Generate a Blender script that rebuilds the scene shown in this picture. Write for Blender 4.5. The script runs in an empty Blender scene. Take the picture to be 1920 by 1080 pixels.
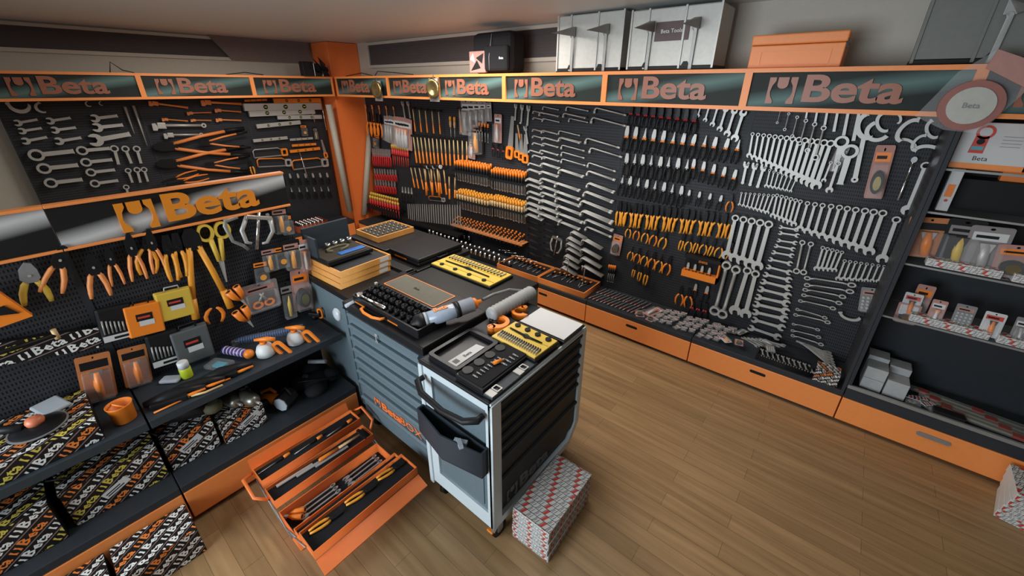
import bpy, bmesh, math, random
from mathutils import Matrix, Vector
random.seed(7)
PI=math.pi
SC=bpy.context.scene
COL=SC.collection
# ---------------------------------------------------------------- camera
# rows: camera right, down, forward in world axes (three-point perspective solved from the photograph)
CM=((0.7722745,0.63528024,0.00333542),(0.26206995,-0.31379225,-0.91260822),(-0.57871534,0.70565817,-0.40882161))
F=760.27; CX=960.0; CY=501.5; CAM=Vector((0,0,2.2))
cd=bpy.data.cameras.new('camera'); cam=bpy.data.objects.new('camera',cd); COL.objects.link(cam)
r_,d_,f_=[Vector(v) for v in CM]
m=Matrix.Identity(4)
for i in range(3):
    m[i][0]=r_[i]; m[i][1]=-d_[i]; m[i][2]=-f_[i]; m[i][3]=CAM[i]
cam.matrix_world=m
cd.sensor_width=36; cd.lens=F/1920*36; cd.shift_y=(CY-540)/1920; cd.clip_start=.05
SC.camera=cam
SC.view_settings.view_transform='Standard'; SC.view_settings.look='None'; SC.view_settings.gamma=1
SC.view_settings.exposure=0.0
# ---------------------------------------------------------------- world and lamps
w=bpy.data.worlds.new('world'); SC.world=w; w.use_nodes=True
w.node_tree.nodes['Background'].inputs[0].default_value=(.80,.9,1,1)
w.node_tree.nodes['Background'].inputs[1].default_value=.26
def area(name,loc,size,power,col=(1,.95,.88),rot=(0,0,0)):
    l=bpy.data.lights.new(name,'AREA'); l.shape='RECTANGLE'; l.size,l.size_y=size; l.energy=power; l.color=col
    if name.startswith('shop'): l.spread=math.radians(115)
    o=bpy.data.objects.new(name,l); o.location=loc; o.rotation_euler=rot; COL.objects.link(o); return o
area('ceiling_lamp',(-1.6,1.8,2.66),(1.3,.4),26)
area('ceiling_lamp',(-3.0,2.6,2.66),(1.3,.4),40)
area('ceiling_lamp',(-4.8,1.7,2.66),(.4,1.3),24)
area('shop_fill_light',(-1.7,-2.4,1.5),(2.6,1.6),68,(.84,.93,1),(math.radians(84),0,math.radians(-4)))  # unseen cool fill light added behind the camera to brighten room-facing fronts
# ---------------------------------------------------------------- pixel -> point on a plane, placement
def P(px,py,ax,v):
    r=Vector((px-CX,py-CY,F))
    d=Vector([sum(CM[k][i]*r[k] for k in range(3)) for i in range(3)])
    return CAM+d*((v-CAM[ax])/d[ax])
BR=Matrix(((1,0,0),(0,0,-1),(0,1,0))).to_4x4()          # upright, facing -Y (long right-hand wall)
BL=Matrix(((0,0,1),(1,0,0),(0,1,0))).to_4x4()           # upright, facing +X (left wall, gondola)
BT=Matrix.Identity(4)                                    # lying face up
PLN={'R':(BR,1,0,2),'L':(BL,0,1,2),'T':(BT,2,0,1)}
def S(a,b=None,c=None):
    return Matrix.Diagonal((a,a if b is None else b,a if c is None else c,1))
def RZ(a): return Matrix.Rotation(a,4,'Z')
def T(*v): return Matrix.Translation(Vector(v))
ONE='zeroth first second third fourth fifth sixth seventh eighth ninth tenth eleventh twelfth thirteenth fourteenth fifteenth sixteenth seventeenth eighteenth nineteenth'.split()
TEN={20:'twenty',30:'thirty',40:'forty',50:'fifty'}
def ordn(i):
    if i<20: return ONE[i]
    t=i//10*10
    return {20:'twentieth',30:'thirtieth',40:'fortieth',50:'fiftieth'}[t] if i==t else TEN[t]+'-'+ONE[i-t]
# ---------------------------------------------------------------- materials
MT={}
def mat(name,col=(.5,.5,.5),rough=.5,metal=0,**k):
    if name in MT: return MT[name]
    a=bpy.data.materials.new(name); a.use_nodes=True; nt=a.node_tree; b=nt.nodes['Principled BSDF']
    b.inputs['Roughness'].default_value=rough; b.inputs['Metallic'].default_value=metal
    n=nt.nodes.new('ShaderNodeTexNoise'); n.inputs['Scale'].default_value=k.get('ns',35); n.inputs['Detail'].default_value=3
    tc=nt.nodes.new('ShaderNodeTexCoord'); nt.links.new(tc.outputs['Object'],n.inputs['Vector'])
    mx=nt.nodes.new('ShaderNodeMix'); mx.data_type='RGBA'
    v=k.get('var',.12)
    mx.inputs[6].default_value=(*[c*(1-v) for c in col],1); mx.inputs[7].default_value=(*[min(1,c*(1+v)) for c in col],1)
    nt.links.new(n.outputs['Fac'],mx.inputs[0]); nt.links.new(mx.outputs[2],b.inputs['Base Color'])
    if max(col)<.06: b.inputs['Specular IOR Level'].default_value=.22
    if 'alpha' in k: b.inputs['Alpha'].default_value=k['alpha']
    if 'trans' in k: b.inputs['Transmission Weight'].default_value=k['trans']
    MT[name]=a; return a
def M_(nt,op,a,b=None):
    n=nt.nodes.new('ShaderNodeMath'); n.operation=op
    for i,x in enumerate((a,b)):
        if x is None: continue
        if isinstance(x,(int,float)): n.inputs[i].default_value=x
        else: nt.links.new(x,n.inputs[i])
    return n.outputs[0]
steel=mat('polished_steel',(.47,.47,.45),.46,.42,var=.06)
steeld=mat('satin_steel',(.32,.32,.31),.5,.55)
chrome=mat('chrome',(.8,.8,.8),.18,.95,var=.03)
black=mat('black_plastic',(.012,.012,.013),.45)
blackm=mat('black_steel',(.02,.02,.022),.35,.4)
dark=mat('charcoal_paint',(.03,.034,.04),.5)
slate=mat('slate_blue_paint',(.12,.165,.19),.42,ns=60)
slated=mat('dark_slate_paint',(.035,.045,.055),.45)
orange=mat('orange_paint',(.85,.275,.07),.42,var=.06)
orangep=mat('orange_plastic',(.85,.23,.02),.4,var=.05)
amber=mat('amber_plastic',(.80,.33,.03),.4,var=.05)
yellow=mat('yellow_plastic',(.66,.45,.06),.42,var=.05)
orangt=mat('toolbox_orange',(.86,.20,.045),.4,var=.05)
red=mat('red_plastic',(.5,.02,.02),.4)
redp=mat('red_print',(.55,.05,.03),.5)
cream=mat('cream_paint',(.50,.47,.40),.7,var=.05)
wood=mat('pale_wood_handle',(.62,.42,.2),.5)
white=mat('white_plastic',(.68,.70,.70),.45,var=.03)
paper=mat('white_paper',(.58,.59,.59),.8,var=.02)
lgrey=mat('light_grey_enamel',(.55,.63,.66),.4,var=.04)
grey=mat('mid_grey_plastic',(.2,.2,.2),.5)
foam=mat('black_foam',(.014,.014,.016),.9)
felt=mat('grey_felt',(.13,.125,.10),.9,var=.15)
blue=mat('blue_plastic',(.03,.15,.5),.4)
purple=mat('purple_plastic',(.10,.05,.25),.4)
lime=mat('lime_liquid',(.55,.65,.03),.3)
brass=mat('brass',(.45,.36,.16),.25,.9)
pinkp=mat('faded_pink_card',(.42,.22,.19),.7)
teal=mat('teal_plastic',(.05,.3,.4),.4)
blinds=mat('dark_blind',(.07,.06,.06),.8)
clearp=mat('clear_film',(.75,.78,.8),.15,0,alpha=.10,var=.02)
frost=mat('frosted_plastic',(.45,.5,.55),.3,0,var=.03)
glass=mat('cabinet_glass',(.8,.85,.85),.04,0,alpha=.07,var=.01)
khaki=mat('khaki_rubber',(.12,.11,.06),.7)
letter=mat('sign_letter_print',(.30,.105,.06),.4,var=.04)
letterb=mat('sign_letter_orange',(.72,.24,.02),.35,var=.03)
pkg=mat('grey_card_print',(.22,.2,.2),.6)

def floor_mat():
    a=mat('oak_laminate',(.3,.2,.1),.38); nt=a.node_tree; b=nt.nodes['Principled BSDF']
    tc=nt.nodes.new('ShaderNodeTexCoord'); mp=nt.nodes.new('ShaderNodeMapping'); nt.links.new(tc.outputs['Object'],mp.inputs[0])
    br=nt.nodes.new('ShaderNodeTexBrick'); br.offset=.37; br.inputs['Scale'].default_value=1
    br.inputs['Brick Width'].default_value=.9; br.inputs['Row Height'].default_value=.098; br.inputs['Mortar Size'].default_value=.0011
    br.inputs['Color1'].default_value=(.40,.25,.12,1); br.inputs['Color2'].default_value=(.32,.20,.092,1); br.inputs['Mortar'].default_value=(.16,.10,.05,1)
    nt.links.new(mp.outputs[0],br.inputs['Vector'])
    n=nt.nodes.new('ShaderNodeTexNoise'); mp2=nt.nodes.new('ShaderNodeMapping'); mp2.inputs['Scale'].default_value=(1.6,26,1)
    nt.links.new(tc.outputs['Object'],mp2.inputs[0]); nt.links.new(mp2.outputs[0],n.inputs['Vector']); n.inputs['Scale'].default_value=1; n.inputs['Detail'].default_value=5
    mx=nt.nodes.new('ShaderNodeMix'); mx.data_type='RGBA'; mx.blend_type='MULTIPLY'; mx.inputs[0].default_value=.55
    cr=nt.nodes.new('ShaderNodeValToRGB'); cr.color_ramp.elements[0].color=(.55,.5,.45,1); cr.color_ramp.elements[1].color=(1.2,1.2,1.2,1); cr.color_ramp.elements[0].position=.3; cr.color_ramp.elements[1].position=.7
    nt.links.new(n.outputs['Fac'],cr.inputs[0]); nt.links.new(br.outputs['Color'],mx.inputs[6]); nt.links.new(cr.outputs[0],mx.inputs[7])
    nt.links.new(mx.outputs[2],b.inputs['Base Color']); return a
def peg_mat(name,base=(.034,.036,.042),sx=.0125,sz=.025):
    a=mat(name,base,.5); nt=a.node_tree; b=nt.nodes['Principled BSDF']
    tc=nt.nodes.new('ShaderNodeTexCoord'); sp=nt.nodes.new('ShaderNodeSeparateXYZ'); nt.links.new(tc.outputs['Object'],sp.inputs[0])
    fx=M_(nt,'FRACT',M_(nt,'DIVIDE',sp.outputs[0],sx)); fy=M_(nt,'FRACT',M_(nt,'DIVIDE',sp.outputs[1],sz))
    hx=M_(nt,'LESS_THAN',M_(nt,'ABSOLUTE',M_(nt,'SUBTRACT',fx,.5)),.2); hy=M_(nt,'LESS_THAN',M_(nt,'ABSOLUTE',M_(nt,'SUBTRACT',fy,.5)),.27)
    h=M_(nt,'MULTIPLY',hx,hy)
    mx=nt.nodes.new('ShaderNodeMix'); mx.data_type='RGBA'; nt.links.new(h,mx.inputs[0])
    mx.inputs[6].default_value=(*base,1); mx.inputs[7].default_value=(.004,.004,.004,1)
    nt.links.new(mx.outputs[2],b.inputs['Base Color']); return a
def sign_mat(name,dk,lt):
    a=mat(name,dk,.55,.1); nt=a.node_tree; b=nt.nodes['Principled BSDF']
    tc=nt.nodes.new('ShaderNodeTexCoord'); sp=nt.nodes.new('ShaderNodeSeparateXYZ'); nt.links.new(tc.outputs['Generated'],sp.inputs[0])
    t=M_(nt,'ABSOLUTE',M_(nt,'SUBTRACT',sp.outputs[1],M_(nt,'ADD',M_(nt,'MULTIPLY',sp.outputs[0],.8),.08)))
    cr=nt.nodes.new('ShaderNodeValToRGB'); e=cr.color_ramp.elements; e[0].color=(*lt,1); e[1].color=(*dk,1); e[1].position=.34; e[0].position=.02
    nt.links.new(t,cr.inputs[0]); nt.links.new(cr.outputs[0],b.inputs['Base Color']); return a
oak=floor_mat(); peg=peg_mat('perforated_panel'); pegl=peg_mat('perforated_panel_side',(.034,.036,.042),.025,.05)
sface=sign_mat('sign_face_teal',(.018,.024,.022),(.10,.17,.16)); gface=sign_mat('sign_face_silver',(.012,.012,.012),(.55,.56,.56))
# ---------------------------------------------------------------- mesh builder
def poly(pts): return [tuple(p) for p in pts]
def arc(cx,cy,r,a0,a1,n=12,ry=None):
    ry=r if ry is None else ry
    return [(cx+r*math.cos(math.radians(a0+(a1-a0)*i/n)),cy+ry*math.sin(math.radians(a0+(a1-a0)*i/n))) for i in range(n+1)]
def ring(cx,cy,r,n=16,ry=None): return arc(cx,cy,r,0,360,n,ry)[:-1]
def rrect(x0,y0,x1,y1,r,n=3):
    return arc(x1-r,y1-r,r,0,90,n)+arc(x0+r,y1-r,r,90,180,n)+arc(x0+r,y0+r,r,180,270,n)+arc(x1-r,y0+r,r,270,360,n)
class G:
    def __init__(s,*mats): s.b=bmesh.new(); s.m=list(mats)
    def _fin(s,vs,M,mi):
        if M is not None: bmesh.ops.transform(s.b,matrix=M,verts=vs)
        fs=set(f for v in vs for f in v.link_faces)
        for f in fs: f.material_index=mi
    def box(s,x0,y0,z0,x1,y1,z1,mi=0,M=None,bev=0):
        r=bmesh.ops.create_cube(s.b,size=1); vs=r['verts']
        bmesh.ops.transform(s.b,matrix=T((x0+x1)/2,(y0+y1)/2,(z0+z1)/2)@S(abs(x1-x0),abs(y1-y0),abs(z1-z0)),verts=vs)
        if bev:
            es=list(set(e for v in vs for e in v.link_edges))
            r=bmesh.ops.bevel(s.b,geom=es,offset=bev,segments=2,affect='EDGES',profile=.5)
            vs=list(set(r['verts'])|set(v for v in vs if v.is_valid))
        s._fin(vs,M,mi); return s
    def cyl(s,p0,p1,r0,r1=None,n=10,mi=0,M=None,smooth=True):
        p0=Vector(p0); p1=Vector(p1); d=p1-p0; r1=r0 if r1 is None else r1
        r=bmesh.ops.create_cone(s.b,cap_ends=True,segments=n,radius1=max(r0,1e-5),radius2=max(r1,1e-5),depth=d.length); vs=r['verts']
        q=Vector((0,0,1)).rotation_difference(d.normalized()).to_matrix().to_4x4()
        bmesh.ops.transform(s.b,matrix=T(*((p0+p1)/2))@q,verts=vs)
        if smooth:
            for f in set(f for v in vs for f in v.link_faces):
                if len(f.verts)==4: f.smooth=True
        s._fin(vs,M,mi); return s
    def sph(s,c,r,mi=0,sc=(1,1,1),n=12,M=None):
        q=bmesh.ops.create_uvsphere(s.b,u_segments=n,v_segments=max(6,n//2+1),radius=r); vs=q['verts']
        bmesh.ops.transform(s.b,matrix=T(*c)@Matrix.Diagonal((*sc,1)),verts=vs)
        for f in set(f for v in vs for f in v.link_faces): f.smooth=True
        s._fin(vs,M,mi); return s
    def tube(s,pts,r,n=7,mi=0,M=None,sq=1):
        pts=[Vector(p) for p in pts]; rings=[]; k=len(pts); up=None
        rr=r if isinstance(r,(list,tuple)) else [r]*k
        for i,p in enumerate(pts):
            d=(pts[min(i+1,k-1)]-pts[max(i-1,0)]).normalized()
            if up is None:
                up=Vector((0,0,1)) if abs(d.z)<.9 else Vector((0,1,0))
            a=d.cross(up).normalized(); c=a.cross(d).normalized(); up=c
            rings.append([s.b.verts.new(p+a*math.cos(2*PI*j/n)*rr[i]+c*math.sin(2*PI*j/n)*rr[i]*sq) for j in range(n)])
        for i in range(k-1):
            for j in range(n):
                f=s.b.faces.new((rings[i][j],rings[i][(j+1)%n],rings[i+1][(j+1)%n],rings[i+1][j])); f.smooth=True
        s.b.faces.new(rings[0][::-1]); s.b.faces.new(rings[-1])
        s._fin([v for q in rings for v in q],M,mi); return s
    def lathe(s,prof,n=14,mi=0,M=None):   # profile (r, z) about Z
        rings=[[s.b.verts.new((max(r,1e-4)*math.cos(2*PI*j/n),max(r,1e-4)*math.sin(2*PI*j/n),z)) for j in range(n)] for r,z in prof]
        for i in range(len(rings)-1):
            for j in range(n):
                f=s.b.faces.new((rings[i][j],rings[i][(j+1)%n],rings[i+1][(j+1)%n],rings[i+1][j])); f.smooth=True
        s.b.faces.new(rings[0][::-1]); s.b.faces.new(rings[-1])
        s._fin([v for q in rings for v in q],M,mi); return s
    def prism(s,pts,h0,h1,mi=0,M=None):   # simple polygon in XY extruded along Z
        a=[s.b.verts.new((x,y,h0)) for x,y in pts]; c=[s.b.verts.new((x,y,h1)) for x,y in pts]; n=len(pts)
        s.b.faces.new(a[::-1]); s.b.faces.new(c)
        for i in range(n): s.b.faces.new((a[i],a[(i+1)%n],c[(i+1)%n],c[i]))
        s._fin(a+c,M,mi); return s
    def plate(s,spl,h0,h1,mi=0,M=None):   # outlines with holes
        cu=bpy.data.curves.new('outline','CURVE'); cu.dimensions='2D'; cu.fill_mode='BOTH'; cu.extrude=(h1-h0)/2
        for pts in spl:
            sp=cu.splines.new('POLY'); sp.points.add(len(pts)-1)
            for q,p in zip(sp.points,pts): q.co=(p[0],p[1],0,1)
            sp.use_cyclic_u=True
        return s._cu(cu,T(0,0,(h0+h1)/2),mi,M)
    def _cu(s,cu,L,mi,M):
        o=bpy.data.objects.new('outline',cu); me=bpy.data.meshes.new_from_object(o)
        n0=len(s.b.verts); me.transform(L); s.b.from_mesh(me); s.b.verts.ensure_lookup_table(); vs=s.b.verts[n0:]
        bpy.data.objects.remove(o); bpy.data.meshes.remove(me); bpy.data.curves.remove(cu)
        s._fin(vs,M,mi); return s
    def text(s,t,size,h,mi=0,M=None,bold=.0,center=True,res=2):
        cu=bpy.data.curves.new('lettering','FONT'); cu.body=t; cu.size=size; cu.extrude=h/2; cu.offset=bold*size; cu.resolution_u=res
        if center: cu.align_x='CENTER'; cu.align_y='CENTER'
        return s._cu(cu,T(0,0,h/2),mi,M)
    def clip(s,x0,y0,x1,y1):
        for co,no in (((x0,0,0),(-1,0,0)),((x1,0,0),(1,0,0)),((0,y0,0),(0,-1,0)),((0,y1,0),(0,1,0))):
            g=s.b.verts[:]+s.b.edges[:]+s.b.faces[:]
            bmesh.ops.bisect_plane(s.b,geom=g,plane_co=co,plane_no=no,clear_outer=True)
        return s
    def mesh(s,name):
        bmesh.ops.recalc_face_normals(s.b,faces=s.b.faces[:])
        me=bpy.data.meshes.new(name); s.b.to_mesh(me); s.b.free()
        for a in s.m: me.materials.append(a)
        return me
def part(name,g,parent=None,M=None,label=None):
    o=bpy.data.objects.new(name,g.mesh(name) if isinstance(g,G) else g); COL.objects.link(o)
    if parent is not None: o.parent=parent
    if M is not None: o.matrix_local=M
    if label: o['label']=label
    return o
def root(name,M=None):
    o=bpy.data.objects.new(name,None); o.empty_display_size=.02; COL.objects.link(o)
    if M is not None: o.matrix_world=M
    return o
SEEN={}
def tag(o,label,cat,group=None):
    if label in SEEN: print('DUPLABEL',label)
    n=len(label.split())
    if n<4 or n>16: print('LABLEN',n,label)
    SEEN[label]=o
    o['label']=label; o['category']=cat
    if group: o['group']=group
    return o
def struct(name,g,M=None):
    o=part(name,g,None,M); o['kind']='structure'; return o
PROTO={}; USED={}; BUILD={}
def inst(key,M,label,cat,group=None):
    if key not in PROTO: PROTO[key]=BUILD[key](); o=PROTO[key]
    else:
        s=PROTO[key]; o=s.copy(); COL.objects.link(o)
        for ch in s.children:
            if ch is o: continue
            c=ch.copy(); COL.objects.link(c); c.parent=o
            for g in ch.children:
                d=g.copy(); COL.objects.link(d); d.parent=c
    o.matrix_world=M
    return tag(o,label,cat,group)
def proto(key):
    def f(fn): BUILD[key]=fn; return fn
    return f
def fit(pl,v,a,b,L,depth=1,wid=1):
    """matrix that hangs a tool of length L (top at its origin, pointing local -Y) from pixel a to pixel b on plane pl at v"""
    B,ax,iu,iv=PLN[pl]
    A=P(*a,ax,v); C=P(*b,ax,v); du=C[iu]-A[iu]; dv=C[iv]-A[iv]
    return fitw(pl,A,du,dv,L,wid)
def fitw(pl,A,du,dv,L,wid=1):
    B=PLN[pl][0]; l=math.hypot(du,dv); sc=l/L
    return T(*A)@B@RZ(math.atan2(du,-dv))@S(sc*wid,sc,sc)
def lerp(a,b,t): return tuple(x+(y-x)*t for x,y in zip(a,b))
def row(key,pl,v,L,a0,a1,b0,b1,n,desc,where,cat,group=None,jit=.0,wid=1,skip=()):
    B,ax,iu,iv=PLN[pl]
    A0=P(*a0,ax,v);A1=P(*a1,ax,v);B0=P(*b0,ax,v);B1=P(*b1,ax,v)
    ks=[k for k in range(n) if k not in skip]
    for i,k in enumerate(ks):
        t=k/max(1,n-1); A=A0.lerp(A1,t); C=B0.lerp(B1,t)
        A[iu]+=random.uniform(-jit,jit); A[iv]+=random.uniform(-jit,jit)*.5
        inst(key if isinstance(key,str) else key[i%len(key)],fitw(pl,A,C[iu]-A[iu]+random.uniform(-jit,jit),C[iv]-A[iv],L,wid),f'{desc}, {ordn(i+1)} from the left {where}',cat,group)
# ---------------------------------------------------------------- tool prototypes (top at origin, hanging along -Y, thickness +Z)
def jaw(cx,cy,r,w,dep,d):     # open jaw polygon; slot opens towards angle d (degrees)
    h=math.degrees(math.asin(w/r)); pts=arc(0,0,r,h+8,360-h-8,12)
    pts+=[(r*.72,-w),(r-dep,-w*.9),(r-dep-w*.4,0),(r-dep,w*.9),(r*.72,w)]
    c,s=math.cos(math.radians(d)),math.sin(math.radians(d))
    return [(cx+x*c-y*s,cy+x*s+y*c) for x,y in pts]
@proto('combo')
def _():
    g=G(steel); g.plate([ring(0,-.017,.017),ring(0,-.017,.0105,12)],0,.011)
    g.prism([(-.0075,-.03),(.0075,-.03),(.009,-.205),(-.009,-.205)],.001,.007); g.prism([(-.004,-.05),(.004,-.05),(.005,-.19),(-.005,-.19)],.007,.0078)
    g.prism(jaw(0,-.222,.025,.0105,.024,-75),0,.009); return part('combination_wrench',g)
@proto('openwr')
def _():
    g=G(steel); g.prism(jaw(0,-.02,.02,.0085,.019,75),0,.007); g.prism([(-.008,-.035),(.008,-.035),(.007,-.09),(.009,-.145),(-.009,-.145),(-.007,-.09)],.0005,.0065)
    g.prism(jaw(0,-.16,.022,.0095,.021,-105),0,.007); return part('double_open_wrench',g)
@proto('ringwr')
def _():
    g=G(steel)
    for y,r in ((-.016,.016),(-.21,.019)): g.plate([ring(0,y,r),ring(0,y,r*.62,12)],.006,.018)
    g.tube([(0,-.03,.014),(0,-.05,.003),(0,-.17,.003),(0,-.193,.014)],.0065,6); return part('ring_wrench',g)
@proto('slug')   # heavy slugging ring wrench
def _():
    g=G(steel); g.plate([ring(0,-.035,.035,20),ring(0,-.035,.022,12)],0,.02); g.prism([(-.013,-.066),(.013,-.066),(.012,-.19),(.015,-.2),(-.015,-.2),(-.012,-.19)],.002,.016); return part('slugging_wrench',g)
@proto('slugopen')
def _():
    g=G(steel); g.prism(jaw(0,-.035,.036,.017,.038,75),0,.014); g.prism([(-.013,-.063),(.013,-.063),(.012,-.19),(.015,-.2),(-.015,-.2),(-.012,-.19)],.001,.013); return part('slugging_wrench',g)
@proto('bar')
def _():
    g=G(steel); g.prism([(-.008,0),(.008,0),(.01,-.2),(-.01,-.2)],0,.006); return part('flat_wrench',g)
@proto('elbow')
def _():
    g=G(steel); g.tube([(0,-.034,0),(0,-.012,0),(.004,-.003,0),(.014,0,0),(.17,-.014,0)],.0048,6); g.cyl((0,-.036,0),(0,-.018,0),.0075,n=6); g.cyl((.165,-.0135,0),(.182,-.015,0),.0072,n=6); return part('elbow_wrench',g)
@proto('elbowb')
def _():
    g=G(blackm); g.tube([(0,-.034,0),(0,-.01,0),(.004,-.003,0),(.014,0,0),(.17,-.014,0)],.004,6); return part('hex_key',g)
@proto('hexl')
def _():
    g=G(steel); g.tube([(0,-.03,0),(0,-.008,0),(.003,-.002,0),(.012,0,0),(.12,-.02,0)],.004,6); return part('hex_key',g)
def pliers(name,hm,cm,gm,long=0,bend=.012,collar=True):
    r=root(name)
    g=G(hm); w=.012
    if long: g.prism([(-.002,0),(.002,0),(.008,-.05),(.012,-.062),(.009,-.075),(-.009,-.075),(-.012,-.062),(-.008,-.05)],0,.009)
    else: g.prism([(-.009,0),(.009,0),(.013,-.025),(.015,-.045),(.012,-.075),(-.012,-.075),(-.015,-.045),(-.013,-.025)],0,.010)
    g.box(-.0006,-.045,.0102,.0006,0,.0106); g.cyl((0,-.055,0),(0,-.055,.013),.006,n=8); part('jaws',g,r)
    for s in (-1,1):
        g=G(gm,cm); pts=[(s*.008,-.07,.005),(s*(.012+bend*.5),-.09,.005),(s*(.011+bend),-.12,.005),(s*(.009+bend),-.15,.005),(s*(.006+bend*.8),-.175,.005)]
        g.tube(pts,[.006,.0085,.008,.007,.006],7)
        if collar: g.tube([(s*.006,-.064,.005),(s*.010,-.08,.005)],[.007,.009],7,mi=1)
        part('handle',g,r)
    return r
BUILD['pl_chrome']=lambda:pliers('pliers',steel,orangep,black)
BUILD['pl_chromelong']=lambda:pliers('needle_nose_pliers',steel,orangep,black,1)
BUILD['pl_black']=lambda:pliers('pliers',steel,black,black)
BUILD['pl_blacklong']=lambda:pliers('needle_nose_pliers',steel,black,black,1)
BUILD['pl_dark']=lambda:pliers('pliers',blackm,red,blackm)
BUILD['pl_amber']=lambda:pliers('pliers',blackm,amber,amber,0,.004,False)
BUILD['pl_amberl']=lambda:pliers('needle_nose_pliers',blackm,amber,amber,1,.02,False)
BUILD['pl_orange']=lambda:pliers('pliers',blackm,orangep,orangep,0,.02,False)
BUILD['pl_yellow']=lambda:pliers('tin_snips',steeld,yellow,yellow,0,.03,False)
BUILD['pl_red']=lambda:pliers('insulated_pliers',steeld,redp,red,0,.008,False)
def cutter(name,hm,gm):
    r=root(name); g=G(hm,steel); g.prism([(-.004,.01),(.014,.004),(.026,-.03),(.030,-.07),(.016,-.09),(-.016,-.09),(-.030,-.07),(-.026,-.025)],0,.016); g.cyl((0,-.055,.016),(0,-.055,.019),.006,n=10,mi=1); part('jaws',g,r)
    for s in (-1,1): g=G(gm,hm); g.tube([(s*.010,-.08,.007),(s*.022,-.10,.007),(s*.034,-.14,.007),(s*.038,-.175,.007),(s*.040,-.20,.007)],[.009,.0125,.0125,.011,.008],8,sq=.7); part('handle',g,r)
    return r
BUILD['cut_orange']=lambda:cutter('cutter',blackm,mat('peach_orange_grip',(.78,.28,.08),.45)); BUILD['cut_yellow']=lambda:cutter('tin_snips',grey,yellow)
@proto('driver')   # screwdriver, handle up
def _():
    r=root('screwdriver')
    g=G(orangep,black)
    g.tube([(0,0,0),(0,-.004,0),(0,-.022,0),(0,-.045,0)],[.005,.0115,.0125,.011],8); g.tube([(0,-.045,0),(0,-.075,0),(0,-.09,0),(0,-.098,0)],[.011,.0125,.008,.010],8,mi=1); part('handle',g,r)
    g=G(steel); g.cyl((0,-.095,0),(0,-.2,0),.0032,n=6); g.box(-.004,-.21,-.001,.004,-.198,.001); part('blade',g,r); return r
@proto('driverw')
def _():
    r=root('screwdriver'); g=G(amber,wood)
    g.tube([(0,0,0),(0,-.004,0),(0,-.022,0),(0,-.04,0)],[.005,.0115,.0125,.011],8); g.tube([(0,-.04,0),(0,-.075,0),(0,-.09,0),(0,-.098,0)],[.011,.012,.008,.010],8,mi=1); part('handle',g,r)
    g=G(steel); g.cyl((0,-.095,0),(0,-.2,0),.0032,n=6); g.box(-.004,-.21,-.001,.004,-.198,.001); part('blade',g,r); return r
@proto('nutdriver')
def _():
    r=root('nut_driver'); g=G(orangep,black)
    g.tube([(0,0,0),(0,-.005,0),(0,-.02,0)],[.006,.0115,.011],8); g.tube([(0,-.02,0),(0,-.05,0),(0,-.06,0)],[.011,.012,.009],8,mi=1); part('handle',g,r)
    g=G(steel); g.cyl((0,-.06,0),(0,-.15,0),.0035,n=6); part('shaft',g,r); return r
@proto('yellowdriver')
def _():
    r=root('insulated_screwdriver'); g=G(yellow,red)
    g.tube([(0,0,0),(0,-.005,0),(0,-.03,0)],[.005,.012,.011],8); g.tube([(0,-.03,0),(0,-.07,0),(0,-.08,0)],[.011,.012,.013],8,mi=1); part('handle',g,r)
    g=G(redp); g.cyl((0,-.08,0),(0,-.17,0),.004,n=6); part('blade',g,r); return r
def hammer(head,h1,h2,L=.3):
    r=root('hammer'); g=G(head); g.box(-.035,-.012,-.012,.035,.012,.012,bev=.003); g.cyl((-.045,0,0),(-.03,0,0),.013,n=8); g.prism([(.035,-.01),(.062,-.003),(.062,.003),(.035,.01)],-.01,.01); part('head',g,r)
    g=G(h1,h2); g.tube([(0,-.01,0),(0,-L*.55,0)],[.008,.0105],7,sq=.8); g.tube([(0,-L*.55,0),(0,-L*.8,0),(0,-L+.01,0),(0,-L,0)],[.0105,.0125,.014,.008],7,mi=1,sq=.8); part('handle',g,r); return r
BUILD['hammer']=lambda:hammer(blackm,wood,orangep)
BUILD['hammerl']=lambda:hammer(blackm,mat('cream_wood',(.66,.50,.24),.5),orangep)
@proto('mallet')
def _():
    r=root('mallet'); g=G(black,white); g.cyl((-.05,0,0),(.05,0,0),.022,n=12); g.cyl((.05,0,0),(.065,0,0),.02,n=12,mi=1); part('head',g,r)
    g=G(wood,orangep); g.tube([(0,-.01,0),(0,-.16,0)],[.009,.011],7); g.tube([(0,-.16,0),(0,-.3,0)],[.011,.014],7,mi=1); part('handle',g,r); return r
@proto('file')
def _():
    g=G(steel); g.prism([(-.002,0),(.002,0),(.0035,-.03),(.0035,-.16),(-.0035,-.16),(-.0035,-.03)],0,.006); return part('chisel',g)
@proto('saw')
def _():
    r=root('saw'); g=G(steeld); g.prism([(-.02,-.0),(.012,0),(.03,-.26),(-.03,-.26)],0,.002); part('blade',g,r)
    g=G(orangep); g.plate([rrect(-.04,-.36,.04,-.25,.02),rrect(-.018,-.34,.018,-.275,.012)],-.008,.012); part('handle',g,r); return r
@proto('adjustable')
def _():
    r=root('adjustable_wrench'); g=G(steel); g.prism([(-.012,-.05),(.012,-.05),(.013,-.24),(-.013,-.24)],0,.008); g.plate([ring(0,-.235,.016),ring(0,-.235,.007,10)],0,.009); g.prism([(-.03,-.0),(-.012,-.0),(-.008,-.03),(.028,-.03),(.024,-.07),(-.02,-.065),(-.032,-.035)],0,.012); part('body',g,r)
    g=G(steeld); g.prism([(.002,-.026),(.03,-.024),(.024,-.0),(.008,-.002)],0,.01); g.cyl((-.004,-.038,.013),(.018,-.038,.013),.006,n=8); part('jaw',g,r); return r
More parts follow.
